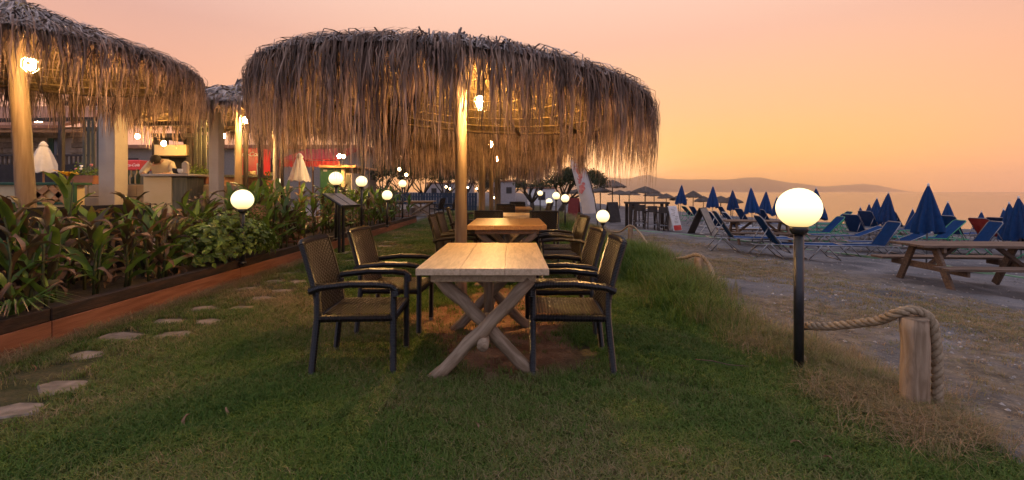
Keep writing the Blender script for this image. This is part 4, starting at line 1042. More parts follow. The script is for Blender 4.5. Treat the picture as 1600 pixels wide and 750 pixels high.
# ------------------------------------------------------------------ signs
def text_mesh(s_, size, name, m, parent, loc, rot, shear=.0, extr=.002):
    cu = bpy.data.curves.new(name, 'FONT'); cu.body = s_; cu.size = size; cu.shear = shear; cu.extrude = extr; cu.align_x = 'CENTER'; cu.align_y = 'CENTER'
    o = bpy.data.objects.new('tmp_text', cu); C.objects.link(o); dg = bpy.context.evaluated_depsgraph_get()
    me = bpy.data.meshes.new_from_object(o.evaluated_get(dg)); bpy.data.objects.remove(o); me.materials.clear(); me.materials.append(m)
    return inst(me, name, parent, loc, rot=rot)
# feather flag
fp = GD(918, 17.5)
t = thing('feather_flag', 'tall white feather flag with red print leaning left by the lawn edge', 'flag', (fp.x, fp.y, fp.z))
px2 = lambda px, py: ((px - 918) / F * 17.5, 0, CH - (py - HZ) / F * 17.5 - fp.z)
left = [(890, 250), (893, 262), (897, 278), (902, 296), (907, 314), (911, 334)]
right = [(900, 248.5), (909, 256), (917, 269), (923, 288), (928, 310), (931, 333)]
b = MB(); V = []
for (l_, r_) in zip(left, right):
    for k in range(5):
        u = k / 4; x0, _, z0 = px2(*l_); x1, _, z1 = px2(*r_); V.append((x0 + (x1 - x0) * u, .05 * math.sin(u * 4 + z0 * 2), z0 + (z1 - z0) * u))
n5 = len(V); V += [(x, y + .006, z) for x, y, z in V]
Fc = [(i * 5 + k, i * 5 + k + 1, i * 5 + k + 6, i * 5 + k + 5) for i in range(5) for k in range(4)]; Fc += [tuple(q_ + n5 for q_ in f[::-1]) for f in Fc]
b.add(V, Fc); b.build('flag_cloth', M['flag'], t, True)
b = MB(); b.tube([(0.42, .02, -.1)] + [Vector(px2(*r_)) + Vector((.02, .0, 0)) for r_ in right[::-1]] + [px2(892, 247.5)], .022, 8); b.build('pole', M['black_metal'], t, True)
b = MB(); cx_, _, cz_ = px2(900.5, 257); b.tube([(cx_ + .085 * math.cos(a), -.015, cz_ + .085 * math.sin(a)) for a in np.linspace(0, 2 * PI, 25)], .014, 6, caps=False); b.build('round_emblem', M['red_ink'], t)
b = MB(); rr = random.Random(8)
for k in range(9):
    u = k / 8; cx_, _, cz_ = px2(902 + 9 * u + rr.uniform(-3, 3), 268 + 27 * u); y = -.035 - .004 * k; s_ = rr.uniform(.07, .17)
    pts = [(cx_ + s_ * math.cos(a) * rr.uniform(.5, 1), cz_ + s_ * 1.2 * math.sin(a) * rr.uniform(.5, 1)) for a in np.linspace(0, 2 * PI, 9)[:-1]]; b.prism(pts, y, y + .002)
b.build('printed_figure', M['red_ink'], t)
b = MB(); b.box((.42, .02, .02), (.45, .45, .04), ch=.01); b.build('foot_plate', M['black_metal'], t)
# folding boards
def a_board(p, rz, w_, h, mface, label, cat='sign', red=False, leg=True, lean=14, frame='dark_wood'):
    t = thing('folding_board', label, cat, (p.x, p.y, p.z), rz); m1 = Matrix.Rotation(R(-lean), 3, 'X'); m2 = Matrix.Rotation(R(lean), 3, 'X'); s_ = math.sin(R(lean)) * h
    for nm, mm, yy in (('front_panel', m1, -s_ / 2), ('rear_panel', m2, s_ / 2)):
        if nm == 'rear_panel' and not leg: continue
        b = MB(); b.box((0, yy, h / 2 * math.cos(R(lean))), (w_, .03, h), mm, .004); f = b.build(nm, M[frame], t)
        sg = -1 if nm == 'front_panel' else 1
        b = MB(); b.box(Vector((0, yy, h / 2 * math.cos(R(lean)))) + mm @ Vector((0, sg * .018, .0)), (w_ - .07, .004, h - .07), mm); b.build('poster', M[mface], f)
        if red:
            b = MB(); b.box(Vector((0, yy, h / 2 * math.cos(R(lean)))) + mm @ Vector((0, sg * .022, -h * .38)), (w_ - .07, .003, h * .2), mm); b.build('red_band', M['red_paint'], f)
            b = MB(); rr = random.Random(3)
            for k in range(10): b.box(Vector((0, yy, h / 2 * math.cos(R(lean)))) + mm @ Vector((rr.uniform(-.12, .12), sg * .022, h * (.36 - .06 * k))), (rr.uniform(.1, .3), .002, .018), mm)
            b.build('printed_lines', M['board_face'], f)
    return t
a_board(G(1050, 360), R(38), .58, 1.0, 'paper', 'white poster stand with red base, left of the blackboard easel', red=True, frame='white_plastic', lean=15)
a_board(G(1098, 367), R(48), .72, 1.10, 'board_face', 'brown framed easel board left of the blue loungers', lean=24)
a_board(GD(897, 25), R(-30), .6, 1.05, 'dull_red', 'dark red folding board behind the feather flag', frame='dull_red')
a_board(GD(957, 21), R(25), .6, .95, 'dark_panel', 'dark folding board between the flag and the bar table')
# green hose strip lying along the beach
t = MB(); pts = []
for px, py in ((975, 358), (1010, 362), (1060, 366), (1110, 371), (1180, 379), (1260, 390), (1380, 404), (1480, 417), (1600, 435), (1700, 452)):
    q = G(px, py); pts.append((q.x, q.y, q.z + .03))
o = MB(); V = []
for (x, y, z) in pts: V += [(x - .02, y - .06, z), (x + .02, y + .06, z), (x - .02, y - .06, z - .06), (x + .02, y + .06, z - .06)]
Fc = []
for i in range(len(pts) - 1):
    a = i * 4; c_ = a + 4; Fc += [(a, a + 1, c_ + 1, c_), (a + 2, c_ + 2, c_ + 3, a + 3), (a, c_, c_ + 2, a + 2), (a + 1, a + 3, c_ + 3, c_ + 1)]
M['mint'] = mat('mint_edge', (.16, .28, .17), (.2, .33, .2), rough=.7)
o.add(V, Fc); tag(o.build('border_edging', M['mint']), 'pale green edging strip lying across the beach behind the loungers', 'edging')

# ------------------------------------------------------------------ trees
def leaf_cloud(b, c, r, n, rr, size, flat=.75):
    for k in range(n):
        v = Vector((rr.gauss(0, 1), rr.gauss(0, 1), rr.gauss(0, 1) * flat)).normalized() * r * rr.random() ** .45
        p = c + v; u = Vector((rr.uniform(-1, 1), rr.uniform(-1, 1), rr.uniform(-.4, 1))).normalized(); s_ = u.orthogonal().normalized(); s_.rotate(Matrix.Rotation(rr.uniform(0, 6), 3, u)); L_ = size * rr.uniform(.6, 1.4)
        b.add([p - s_ * L_ * .16, p + u * L_ * .5 - s_ * L_ * .2, p + u * L_, p + u * L_ * .5 + s_ * L_ * .2], [(0, 1, 2, 3)], rr.random())
def tree(p, h, spread, seed, label, m='needles', bare=.0, clouds=26, nleaf=150, trunk_r=.13, lean=0.0, leaf=.22):
    rr = random.Random(seed); t = thing('tamarisk_tree', label, 'tree', (p.x, p.y, p.z - .03), 0, 'trees behind the lawn')
    tr = MB(); cr = MB(); fork = Vector((lean * .3, 0, h * .22))
    tr.tube([(0, 0, 0), fork * .5 + Vector((rr.uniform(-.1, .1), 0, 0)), fork], [trunk_r * 1.25, trunk_r, trunk_r * .85], 8)
    nb = 7
    for k in range(nb):
        a = 2 * PI * k / nb + rr.uniform(-.3, .3); e = rr.uniform(.55, 1.0); end = Vector((math.cos(a) * spread * rr.uniform(.5, .85) + lean, math.sin(a) * spread * rr.uniform(.5, .85), h * e))
        mid = fork.lerp(end, .45) + Vector((rr.uniform(-.2, .2), rr.uniform(-.2, .2), rr.uniform(-.1, .25)))
        tr.tube([fork, fork.lerp(mid, .5) + Vector((rr.uniform(-.08, .08), 0, rr.uniform(0, .1))), mid, end], [trunk_r * .6, trunk_r * .48, trunk_r * .34, trunk_r * .08], 6)
        for q in range(3):
            e2 = mid.lerp(end, rr.uniform(.3, .9)) + Vector((rr.uniform(-.6, .6), rr.uniform(-.6, .6), rr.uniform(0, .6)))
            tr.tube([mid, mid.lerp(e2, .5) + Vector((0, 0, .08)), e2], [trunk_r * .26, trunk_r * .17, trunk_r * .04], 5)
    tr.build('trunk', M['bark'], t, True)
    for k in range(clouds):
        a = rr.uniform(0, 6.283); q = math.sqrt(rr.random()); c = Vector((math.cos(a) * spread * q * .9 + lean, math.sin(a) * spread * q * .9, h * (.66 + .3 * math.sqrt(max(0, 1 - q * q)) * rr.uniform(.2, 1))))
        leaf_cloud(cr, c, spread * rr.uniform(.16, .32), nleaf, rr, leaf)
    tag(cr.build('crown', M[m], t), kind='stuff'); return t
tree(GD(874, 27), 2.9, 1.75, 51, 'dark tamarisk tree behind the feather flag', lean=1.0, clouds=34, nleaf=170, trunk_r=.16, leaf=.16)
tree(GD(829, 31), 2.6, 1.7, 52, 'bare-limbed tree left of the feather flag', lean=.3, clouds=10, nleaf=90, trunk_r=.16, leaf=.16)
TR = [(560, 34, 3.9, 2.4, 'first'), (598, 38, 4.3, 2.6, 'second'), (632, 33, 3.6, 2.3, 'third'), (662, 40, 4.2, 2.6, 'fourth'), (694, 36, 3.6, 2.3, 'fifth'), (728, 44, 4.2, 2.6, 'sixth'), (752, 52, 4.0, 2.6, 'seventh')]
for i, (px, d, h, sp_, od) in enumerate(TR):
    tree(GD(px, d), h, sp_, 60 + i, od + ' dark tree from the left behind the far end of the lawn', m='needles2' if i % 2 else 'needles', clouds=26, nleaf=90, leaf=.26)
for i, (px, d) in enumerate(((440, 40), (500, 44), (380, 42), (300, 46), (800, 70), (770, 75), (845, 90))):
    tree(GD(px, d), 4.2 if px < 600 else 3.0, 3.0, 80 + i, ['tree behind the red awning', 'tree behind the green kiosk', 'tree behind the red cooler', 'tree behind the serving counter', 'far tree at the end of the beach', 'far tree beyond the dining row', 'farthest tree by the sea'][i], m='needles2', clouds=20, nleaf=80, leaf=.34)

# ------------------------------------------------------------------ far buildings, fence, lights behind the lawn
def far_house(p, w_, dp, h, label, m='far_white', rz=0):
    t = thing('house', label, 'building', (p.x, p.y, p.z - .05), rz, 'houses behind the lawn')
    b = MB(); b.box((0, 0, h / 2), (w_, dp, h), ch=.02); wl = b.build('wall', M[m], t)
    b = MB(); b.box((0, 0, h + .08), (w_ + .3, dp + .3, .16), ch=.03); b.build('roof', M['terracotta'], t)
    for k in range(max(1, int(w_ / 1.6))):
        xx = -w_ / 2 + w_ * (k + .5) / max(1, int(w_ / 1.6)); b = MB(); b.box((xx, -dp / 2 - .005, h * .58), (.7, .06, .8), ch=.01); wn = b.build('window', M['dark_wood'], wl)
        b = MB(); b.box((xx, -dp / 2 - .03, h * .58), (.56, .03, .66)); b.build('pane', M['glass'], wn)
far_house(GD(786, 60), 3.2, 4, 2.6, 'small white house beyond the row of dining tables')
far_house(GD(705, 62), 6.0, 4, 2.4, 'low white house behind the dark trees')
far_house(GD(845, 46), 2.6, 3, 1.7, 'low grey-white hut behind the bare-limbed tree', 'paper')
fa = GD(560, 31); fb_ = GD(745, 31)
t = thing('board_fence', 'dark blue board fence at the far end of the lawn', 'fence', (fa.x, fa.y, fa.z)); nfl = 44
for k in range(nfl):
    b = MB(); b.box(((fb_.x - fa.x) * (k + .5) / nfl, 0, .62), ((fb_.x - fa.x) / nfl - .025, .03, 1.2), ch=.004); b.build('board', M['blue_fence'], t)
for z in (.3, .95):
    b = MB(); b.box(((fb_.x - fa.x) / 2, .04, z), (fb_.x - fa.x, .04, .08)); b.build('rail', M['blue_fence'], t)
BLB = MB(); BLB.lathe([(.01, -.07), (.05, -.045), (.065, 0), (.05, .045), (.015, .07)], 10); BLm = BLB.mesh('bulb', M['bulb_far'], True)
def street_bulb(px, py, d, label, s_=1.0, zg=None):
    p = D(px, py, d); g0 = gz(p.x, p.y) if zg is None else zg
    t = thing('lamp_post', label, 'lamp', (p.x, p.y, g0), 0, 'small lights in the background'); inst(BLm, 'bulb', t, (0, 0, p.z - g0), sc=s_)
    b = MB(); b.tube([(0, .0, 0), (0, .0, p.z - g0 - .06 * s_)], .02, 6); b.build('pole', M['black_metal'], t)
for px, py, d, lb, s_ in ((624, 264.5, 30, 'orange bulb high on a pole among the dark trees', 1.6), (635, 273, 29, 'white bulb just right of the orange one among the dark trees', 1.5), (697, 292, 34, 'small orange light under the trees left of the parasol post', 1.1), (703, 295, 36, 'second small orange light under the trees', 1.0), (731, 293, 40, 'small light right of the parasol post', 1.2), (745, 295, 48, 'tiny warm light between the second and third posts', 1.4), (772, 309, 50, 'tiny warm light low beyond the posts', 1.2)):
    street_bulb(px, py, d, lb, s_)

# ------------------------------------------------------------------ raised terrace on the left
TZ = .45
b = MB(); b.box((-17.2, 13, TZ / 2 - .15), (24, 40, TZ + .3)); tag(b.build('terrace', M['terrace']), kind='structure')
def at(px, py, d): return D(px, py, d)
def px_box(b, x0, x1, y0, y1, d, dp, ch=.006):      # box facing the camera between photo columns and rows at depth d
    p = D(x0, y1, d); q = D(x1, y0, d); b.box(((p.x + q.x) / 2, d + dp / 2, (p.z + q.z) / 2), (q.x - p.x, dp, q.z - p.z), ch=ch); return b
def local(t, b): b.v = [(x - t.location.x, y - t.location.y, z - t.location.z) for x, y, z in b.v]; return b
def pthing(name, label, cat, px, d, group=None): x = (px - 800) / F * d; return thing(name, label, cat, (x, d, TZ), 0, group)
def zrow(z, d): return HZ + (CH - z) * F / d
# dark fabric wind screen behind the cannas
t = thing('wind_screen', 'low black fabric screen behind the near canna plants', 'screen', (-5.32, 2.6, 0))
for k in range(4):
    b = MB(); b.box((0, .5 + 1.02 * k, .80), (.02, 1.0, .68), ch=.004); b.build('fabric_panel', M['dark_panel'], t)
for k in range(5):
    b = MB(); b.box((0, 1.02 * k - .01, .57), (.04, .04, 1.16), ch=.004); b.build('post', M['black_metal'], t)
# dining set behind the screen: table tops seen edge on
# green trimmed beige counter wall
t = pthing('low_counter', 'beige low counter with dark green rails behind the left parasol post', 'counter', 40, 8.0)
b = MB(); px_box(b, -60, 112, 288, zrow(TZ, 8), 8.03, .25); local(t, b).build('panel', M['cream'], t)
b = MB(); px_box(b, -62, 115, 285, 289, 7.97, .36); local(t, b).build('top_rail', M['green_paint'], t)
b = MB(); px_box(b, -62, 115, 316, 319.5, 7.98, .05); local(t, b).build('bottom_rail', M['green_paint'], t)
b = MB(); px_box(b, 111, 116, 289, zrow(TZ, 8), 7.98, .06); local(t, b).build('end_post', M['green_paint'], t)
for a_, c_ in ((45, 75), (75, 45), (80, 105), (105, 80)):
    b = MB(); p0 = D(a_, 317, 7.99); p1 = D(c_, 292, 7.99); b.beam(p0, p1, .03, .10); local(t, b).build('cross_slat', M['bar_wood'], t)
# low stone ledge built of blocks
t = pthing('stone_ledge', 'low beige stone wall running below the two white columns', 'wall', 240, 9.1)
rr = random.Random(12); xa = D(116, 0, 9.1).x; xb = D(368, 0, 9.1).x; zt_ = 1.46
b = MB(); b.box(((xa + xb) / 2, 9.24, (TZ + zt_) / 2 - .01), (xb - xa, .2, zt_ - TZ - .03)); local(t, b).build('core', M['mortar'], t)
for row in range(4):
    x = xa - (row % 2) * .2; hh = (zt_ - TZ) / 4
    while x < xb:
        l_ = rr.uniform(.35, .62); x1 = min(xb, x + l_); x0 = max(xa, x)
        if x1 - x0 > .06: b = MB(); b.box(((x0 + x1) / 2, 9.22 + rr.uniform(-.006, .006), TZ + hh * (row + .5)), (x1 - x0 - .012, .26, hh - .012), ch=.012); local(t, b).build('stone_block', M['cream_dull'], t)
        x += l_
# two white columns
for px0, px1, d, lb in ((165, 190, 8.75, 'square white column left of the serving counter'), (331, 346, 8.9, 'square white column right of the serving counter')):
    t = pthing('column', lb, 'column', (px0 + px1) / 2, d, 'white columns'); wd_ = (px1 - px0) / F * d
    b = MB(); b.box((0, 0, 1.2), (wd_, wd_, 2.4), ch=.008); b.build('shaft', M['white_paint'], t)
    b = MB(); b.box((0, 0, 2.44), (wd_ + .06, wd_ + .06, .08), ch=.008); b.build('cap', M['white_paint'], t)
    b = MB(); b.box((0, 0, .05), (wd_ + .04, wd_ + .04, .1), ch=.008); b.build('plinth', M['white_paint'], t)
# slatted shutters next to the columns
for px0, px1, d, n, lb in ((128, 165, 9.7, 5, 'grey slatted timber screen left of the left white column'), (302, 332, 9.8, 4, 'grey slatted timber screen between counter and right white column')):
    t = pthing('slatted_screen', lb, 'screen', (px0 + px1) / 2, d, 'slatted screens'); W_ = (px1 - px0) / F * d
    for k in range(n):
        b = MB(); b.box((-W_ / 2 + W_ * (k + .5) / n, rr.uniform(-.01, .01), 1.2), (W_ / n - .035, .03, 2.4), ch=.004); b.build('slat', M['grey_slat'], t)
    for z in (.3, 2.2):
        b = MB(); b.box((0, .03, z), (W_, .03, .09), ch=.003); b.build('rail', M['grey_slat'], t)
# serving counter
t = pthing('serving_counter', 'cream serving counter in front of the kitchen hatch', 'counter', 256, 8.7)
b = MB(); px_box(b, 224, 268, 275, zrow(TZ, 8.6), 8.6, .5); local(t, b).build('front_panel', M['cream'], t)
b = MB(); px_box(b, 269, 292, 277, zrow(TZ, 8.6), 8.62, .48); local(t, b).build('steel_side', M['grey_slat'], t)
b = MB(); px_box(b, 220, 294, 271.5, 275, 8.52, .66); local(t, b).build('worktop', M['white_paint'], t)
for i, (px, hh, m, lb) in enumerate(((276, .10, 'dark_panel', 'small dark pot on the serving counter'), (284, .09, 'white_plastic', 'white bowl on the serving counter'), (290, .20, 'white_paint', 'white carton at the right end of the serving counter'))):
    p = D(px, 271.5, 8.8); o = MB()
    if i < 2: o.lathe([(.03, 0), (.055, .01), (.07, hh * .6), (.072, hh), (.06, hh), (.04, .03)], 14); tag(o.build('bowl' if i else 'pot', M[m], None, True, (p.x, p.y, p.z + .002)), lb, 'bowl' if i else 'pot')
    else: o.box((0, 0, hh / 2), (.1, .08, hh), ch=.006); o.prism([(-.05, hh), (.05, hh), (0, hh + .04)], -.035, .035); tag(o.build('carton', M[m], None, False, (p.x, p.y, p.z + .002)), lb, 'carton')
# kitchen unit behind it
t = pthing('kitchen_unit', 'kitchen hatch with cream hood above a dark opening', 'kitchen unit', 266, 11.5)
b = MB(); px_box(b, 241, 291, 226, 243, 11.4, .7); local(t, b).build('hood', M['cream'], t)
b = MB(); px_box(b, 238, 294, 243.3, zrow(TZ, 12), 12.0, .1); local(t, b).build('rear_panel', M['dark_panel'], t)
for a_, c_ in ((237, 241), (291, 300)):
    b = MB(); px_box(b, a_, c_, 215, zrow(TZ, 11.5), 11.5, .5); local(t, b).build('side_panel', M['dark_wood'], t)
b = MB(); px_box(b, 236, 302, 208, 215, 11.4, 1.0); local(t, b).build('roof', M['dark_wood'], t)
# person bending over the counter
def person(loc, rz):
    t = thing('person', 'person in a white shirt bending over behind the serving counter', 'person', loc, rz)
    def skin(name, V, E, Rd, m, root):
        me = bpy.data.meshes.new(name); me.from_pydata(V, E, []); o = bpy.data.objects.new(name, me); C.objects.link(o); o.parent = t; me.materials.append(m)
        o.modifiers.new('skin', 'SKIN'); sv = me.skin_vertices[0].data
        for i, r in enumerate(Rd): sv[i].radius = (r, r) if not isinstance(r, tuple) else r
        for i in range(len(V)): sv[i].use_root = (i == root)
        sd = o.modifiers.new('sub', 'SUBSURF'); sd.levels = 2; sd.render_levels = 2
        me.polygons.foreach_set('use_smooth', [True] * len(me.polygons)); return o
    # faces -Y; hips, bent spine, neck, head; arms reaching down to the worktop; legs straight
    V = [(0, .10, .95), (0, -.01, 1.20), (0, -.16, 1.43), (0, -.28, 1.51), (0, -.36, 1.515), (0, -.44, 1.50), (0, -.50, 1.46),
         (-.17, -.17, 1.44), (-.27, -.30, 1.25), (-.19, -.50, 1.215), (-.15, -.58, 1.225), (.17, -.17, 1.44), (.27, -.30, 1.25), (.19, -.50, 1.215), (.15, -.58, 1.225),
         (-.09, .1, .88), (-.1, .07, .48), (-.1, .12, .08), (-.11, -.02, .03), (.09, .1, .88), (.1, .07, .48), (.1, .12, .08), (.11, -.02, .03)]
    E = [(0, 1), (1, 2), (2, 3), (3, 4), (4, 5), (5, 6), (2, 7), (7, 8), (8, 9), (9, 10), (2, 11), (11, 12), (12, 13), (13, 14), (0, 15), (15, 16), (16, 17), (17, 18), (0, 19), (19, 20), (20, 21), (21, 22)]
    Rd = [(.15, .11), (.14, .10), (.15, .10), .06, .062, (.085, .095), (.07, .08), .06, .045, .036, .03, .06, .045, .036, .03, .085, .06, .045, .035, .085, .06, .045, .035]
    skin('body', V, E, Rd, M['skin'], 0)
    V2 = [(0, .105, .86), (0, -.005, 1.20), (0, -.15, 1.435), (0, -.26, 1.51), (-.18, -.17, 1.445), (-.275, -.30, 1.25), (-.23, -.42, 1.23), (.18, -.17, 1.445), (.275, -.30, 1.25), (.23, -.42, 1.23)]
    skin('shirt', V2, [(0, 1), (1, 2), (2, 3), (2, 4), (4, 5), (5, 6), (2, 7), (7, 8), (8, 9)], [(.185, .14), (.18, .135), (.185, .13), .08, .085, .066, .058, .085, .066, .058], M['shirt'], 0)
    V3 = [(0, .10, .93), (-.09, .1, .86), (-.1, .07, .48), (-.1, .12, .06), (.09, .1, .86), (.1, .07, .48), (.1, .12, .06)]
    skin('trousers', V3, [(0, 1), (1, 2), (2, 3), (0, 4), (4, 5), (5, 6)], [(.17, .13), .1, .08, .07, .1, .08, .07], M['trousers'], 0)
    b = MB(); b.lathe([(.01, .112), (.055, .10), (.088, .055), (.096, 0), (.085, -.04)], 16); hr = b.build('hair', M['hair'], t, True, (0, -.44, 1.51)); hr.rotation_euler = (R(28), 0, 0)
    for s_ in (-1, 1):
        b = MB(); b.lathe([(.004, -.012), (.012, 0), (.004, .012)], 8); b.build('eye', M['hair'], t, True, (s_ * .03, -.558, 1.465))
        b = MB(); b.lathe([(.006, -.03), (.016, 0), (.006, .03)], 8); b.build('ear', M['skin'], t, True, (s_ * .09, -.46, 1.48))
        for k in range(5):   # fingers resting on the worktop
            bx = s_ * (.11 + .018 * k); ln = (.05, .07, .075, .07, .055)[k]; b = MB()
            b.tube([(bx, -.58, 1.228), (bx - s_ * (.012 if k == 0 else 0), -.58 - ln * .6, 1.226), (bx - s_ * (.02 if k == 0 else 0), -.58 - ln, 1.216)], [.010, .009, .007], 6); b.build('finger', M['skin'], t, True)
    b = MB(); b.tube([(0, -.55, 1.46), (0, -.578, 1.428), (0, -.558, 1.422)], [.010, .014, .008], 6); b.build('nose', M['skin'], t, True)
    b = MB(); b.tube([(-.025, -.54, 1.402), (0, -.547, 1.404), (.025, -.54, 1.402)], .006, 5); b.build('mouth', M['red_ink'], t, True)
    return t
pp = D(256, 262, 9.75); person((pp.x, pp.y, TZ), R(20))
# terracotta troughs with small plants
def trough(px, d, zz, w_, label, seed, flower=False):
    rr = random.Random(seed); x = (px - 800) / F * d
    t = thing('flower_trough', label, 'planter', (x, d, zz), 0, 'terracotta troughs')
    b = MB(); h = .17; V = []
    for z, s_ in ((0, .84), (h, 1.0), (h, .9), (.06, .8)): V += [(-w_ / 2 * s_, -.1 * s_, z), (w_ / 2 * s_, -.1 * s_, z), (w_ / 2 * s_, .1 * s_, z), (-w_ / 2 * s_, .1 * s_, z)]
    Fc = [(3, 2, 1, 0)] + [(r * 4 + k, r * 4 + (k + 1) % 4, r * 4 + 4 + (k + 1) % 4, r * 4 + 4 + k) for r in range(3) for k in range(4)] + [(12, 13, 14, 15)]
    b.add(V, Fc); b.build('pot', M['terracotta'], t)
    b = MB()
    for k in range(170):
        p = Vector((rr.uniform(-w_ / 2, w_ / 2) * .95, rr.uniform(-.1, .1), h + abs(rr.gauss(0, .09)))); u = Vector((rr.uniform(-1, 1), rr.uniform(-1, 1), rr.uniform(-.2, 1))).normalized(); s_ = u.orthogonal().normalized(); L_ = rr.uniform(.03, .07)
        b.add([p, p + u * L_ * .5 + s_ * L_ * .3, p + u * L_, p + u * L_ * .5 - s_ * L_ * .3], [(0, 1, 2, 3)], rr.random())
    tag(b.build('foliage', M['bush'], t), kind='stuff')
    if flower:
        for k in range(4):
            b = MB(); b.lathe([(.004, -.03), (.03, 0), (.02, .025), (.004, .02)], 8); b.build('flower', M['red_ink'] if k % 2 else M['white_ink'], t, True, (rr.uniform(-.1, .25), rr.uniform(-.08, 0), h + rr.uniform(.1, .22)))
trough(132, 9.22, 1.47, .55, 'terracotta flower trough on the stone ledge left of the left column', 1, True)
trough(312, 9.22, 1.47, .42, 'terracotta trough of herbs beside the serving counter', 2)
rb_ = random.Random(5)
for k, px in enumerate((194, 198.5, 203, 208, 213, 218)):
    x = (px - 800) / F * 9.2; h = rb_.uniform(.2, .3); o = MB(); o.lathe([(.03, 0), (.036, .01), (.036, h * .55), (.014, h * .74), (.012, h * .97), (.016, h)], 12)
    tag(o.build('bottle', M['bottle_glass'] if k % 2 else M['cream'], None, True, (x, 9.2 + rb_.uniform(-.04, .04), 1.473)), ORD[k] + ' bottle from the left on the ledge between left column and counter', 'bottle', 'bottles on the ledge')
# wooden bar with the tall red cooler behind
t = pthing('wooden_bar', 'wooden plank bar in front of the tall red cooler', 'bar', 378, 10.9)
for k in range(5):
    b = MB(); px_box(b, 350 + 11 * k, 360.6 + 11 * k, 277, zrow(TZ, 10.9), 10.9, .04, .004); local(t, b).build('front_plank', M['bar_wood'], t)
b = MB(); px_box(b, 348, 407, 273.5, 277, 10.8, .6); local(t, b).build('bar_top', M['grey_slat'], t)
for i, (px, h) in enumerate(((383, .12), (391, .08), (397, .09))):
    p = D(px, 273.5, 11.0); o = MB(); o.lathe([(.035, 0), (.04, .01), (.042, h), (.03, h + .01)], 12); tag(o.build('jar', M['cream'], None, True, (p.x, p.y, p.z + .002)), ['tall', 'middle', 'right'][i] + ' cream jar on the wooden bar before the red cooler', 'jar', 'jars on the bar')
t = pthing('drinks_cooler', 'tall red drinks cooler with white script behind the wooden bar', 'cooler', 388, 12.4)
b = MB(); px_box(b, 371, 405, 231, zrow(TZ, 12.4), 12.4, .6, .02); local(t, b).build('cabinet', M['red_paint'], t)
b = MB(); px_box(b, 373, 403, 250, 291, 12.385, .012, .004); local(t, b).build('door', M['red_paint'], t)
q = D(386, 241, 12.38); text_mesh('Coca-Cola', .17, 'script_lettering', M['white_ink'], t, (q.x - t.location.x, q.y - t.location.y, q.z - t.location.z), (R(90), 0, 0), .35)
b = MB(); px_box(b, 401, 402.5, 255, 275, 12.36, .03, .003); local(t, b).build('handle', M['alu'], t)
trough(413, 11.2, 1.42, .38, 'terracotta trough at the right end of the wooden bar', 3)
t = pthing('stone_ledge', 'short beige ledge carrying the terracotta trough right of the wooden bar', 'wall', 418, 11.2)
b = MB(); px_box(b, 405, 445, 294, zrow(TZ, 11.15), 11.08, .3, .02); local(t, b).build('block', M['cream_dull'], t)
b = MB(); px_box(b, 403, 447, 291.5, 294, 11.05, .36, .008); local(t, b).build('coping', M['cream_dull'], t)
# small red cooler chest far behind the left column
t = pthing('cooler_chest', 'small red cooler with white script seen right of the left column', 'cooler', 205, 13.5)
b = MB(); px_box(b, 192, 219, 250, 266, 13.5, .5, .02); local(t, b).build('chest', M['red_paint'], t)
b = MB(); px_box(b, 194, 217, 266, zrow(TZ, 13.5), 13.55, .4, .01); local(t, b).build('stand', M['grey_slat'], t)
q = D(204, 258, 13.485); text_mesh('Coca-Cola', .12, 'script_lettering', M['white_ink'], t, (q.x - t.location.x, q.y - t.location.y, q.z - t.location.z), (R(90), 0, 0), .35)
# poles of the terrace roof
for px, d, r, m, lb in ((430, 10.6, .045, 'white_paint', 'thin white pole in front of a globe lamp on the terrace'), (441, 10.8, .04, 'dark_wood', 'thin dark pole right of the white one on the terrace')):
    t = pthing('terrace_pole', lb, 'pole', px, d, 'terrace poles'); b = MB(); b.tube([(0, 0, -.02), (0, 0, 2.5)], r, 12); b.build('shaft', M[m], t, True); b = MB(); b.lathe([(r + .03, 0), (r + .03, .02), (r, .03)], 12); b.build('foot', M[m], t)
# closed white and grey garden parasols
def closed_parasol(px, d, ytop, ybot, m, label, w_=.24):
    p = D(px, ytop, d); q = D(px, ybot, d); h = p.z - q.z; t = pthing('closed_garden_parasol', label, 'parasol', px, d, 'closed garden parasols'); top = p.z - TZ
    b = MB(); n = 32; V = []
    for j in range(9):
        s_ = j / 8; r = .03 + w_ * s_ ** .8 if j > 1 else (.03 if j == 0 else .075)
        for k in range(n):
            a = 2 * PI * k / n; pl = 1 + (.05 + .10 * s_) * math.cos(8 * a + s_); V.append((r * pl * math.cos(a), r * pl * math.sin(a), top - h * s_ + (.03 * math.cos(8 * a) if j == 8 else 0)))
    b.add(V, [(j * n + k, j * n + (k + 1) % n, (j + 1) * n + (k + 1) % n, (j + 1) * n + k) for j in range(8) for k in range(n)]); b.build('folded_canopy', M[m], t, True)
    b = MB(); b.lathe([(.085, top - .14), (.11, top - .10), (.06, top - .01), (.02, top + .02)], 20); b.build('top_cap', M[m], t, True)
    b = MB(); b.tube([(0, 0, 0), (0, 0, top)], .025, 8); b.build('pole', M['bar_wood'], t, True); b = MB(); b.lathe([(.25, 0), (.25, .06), (.05, .1)], 20); b.build('base', M['dark_panel'], t)
closed_parasol(68, 13.5, 222, 269, 'grey_cloth', 'closed white garden parasol standing in front of the stone building', .32)
closed_parasol(468, 13.5, 240, 283, 'grey_cloth', 'closed grey garden parasol under the red awning', .26)
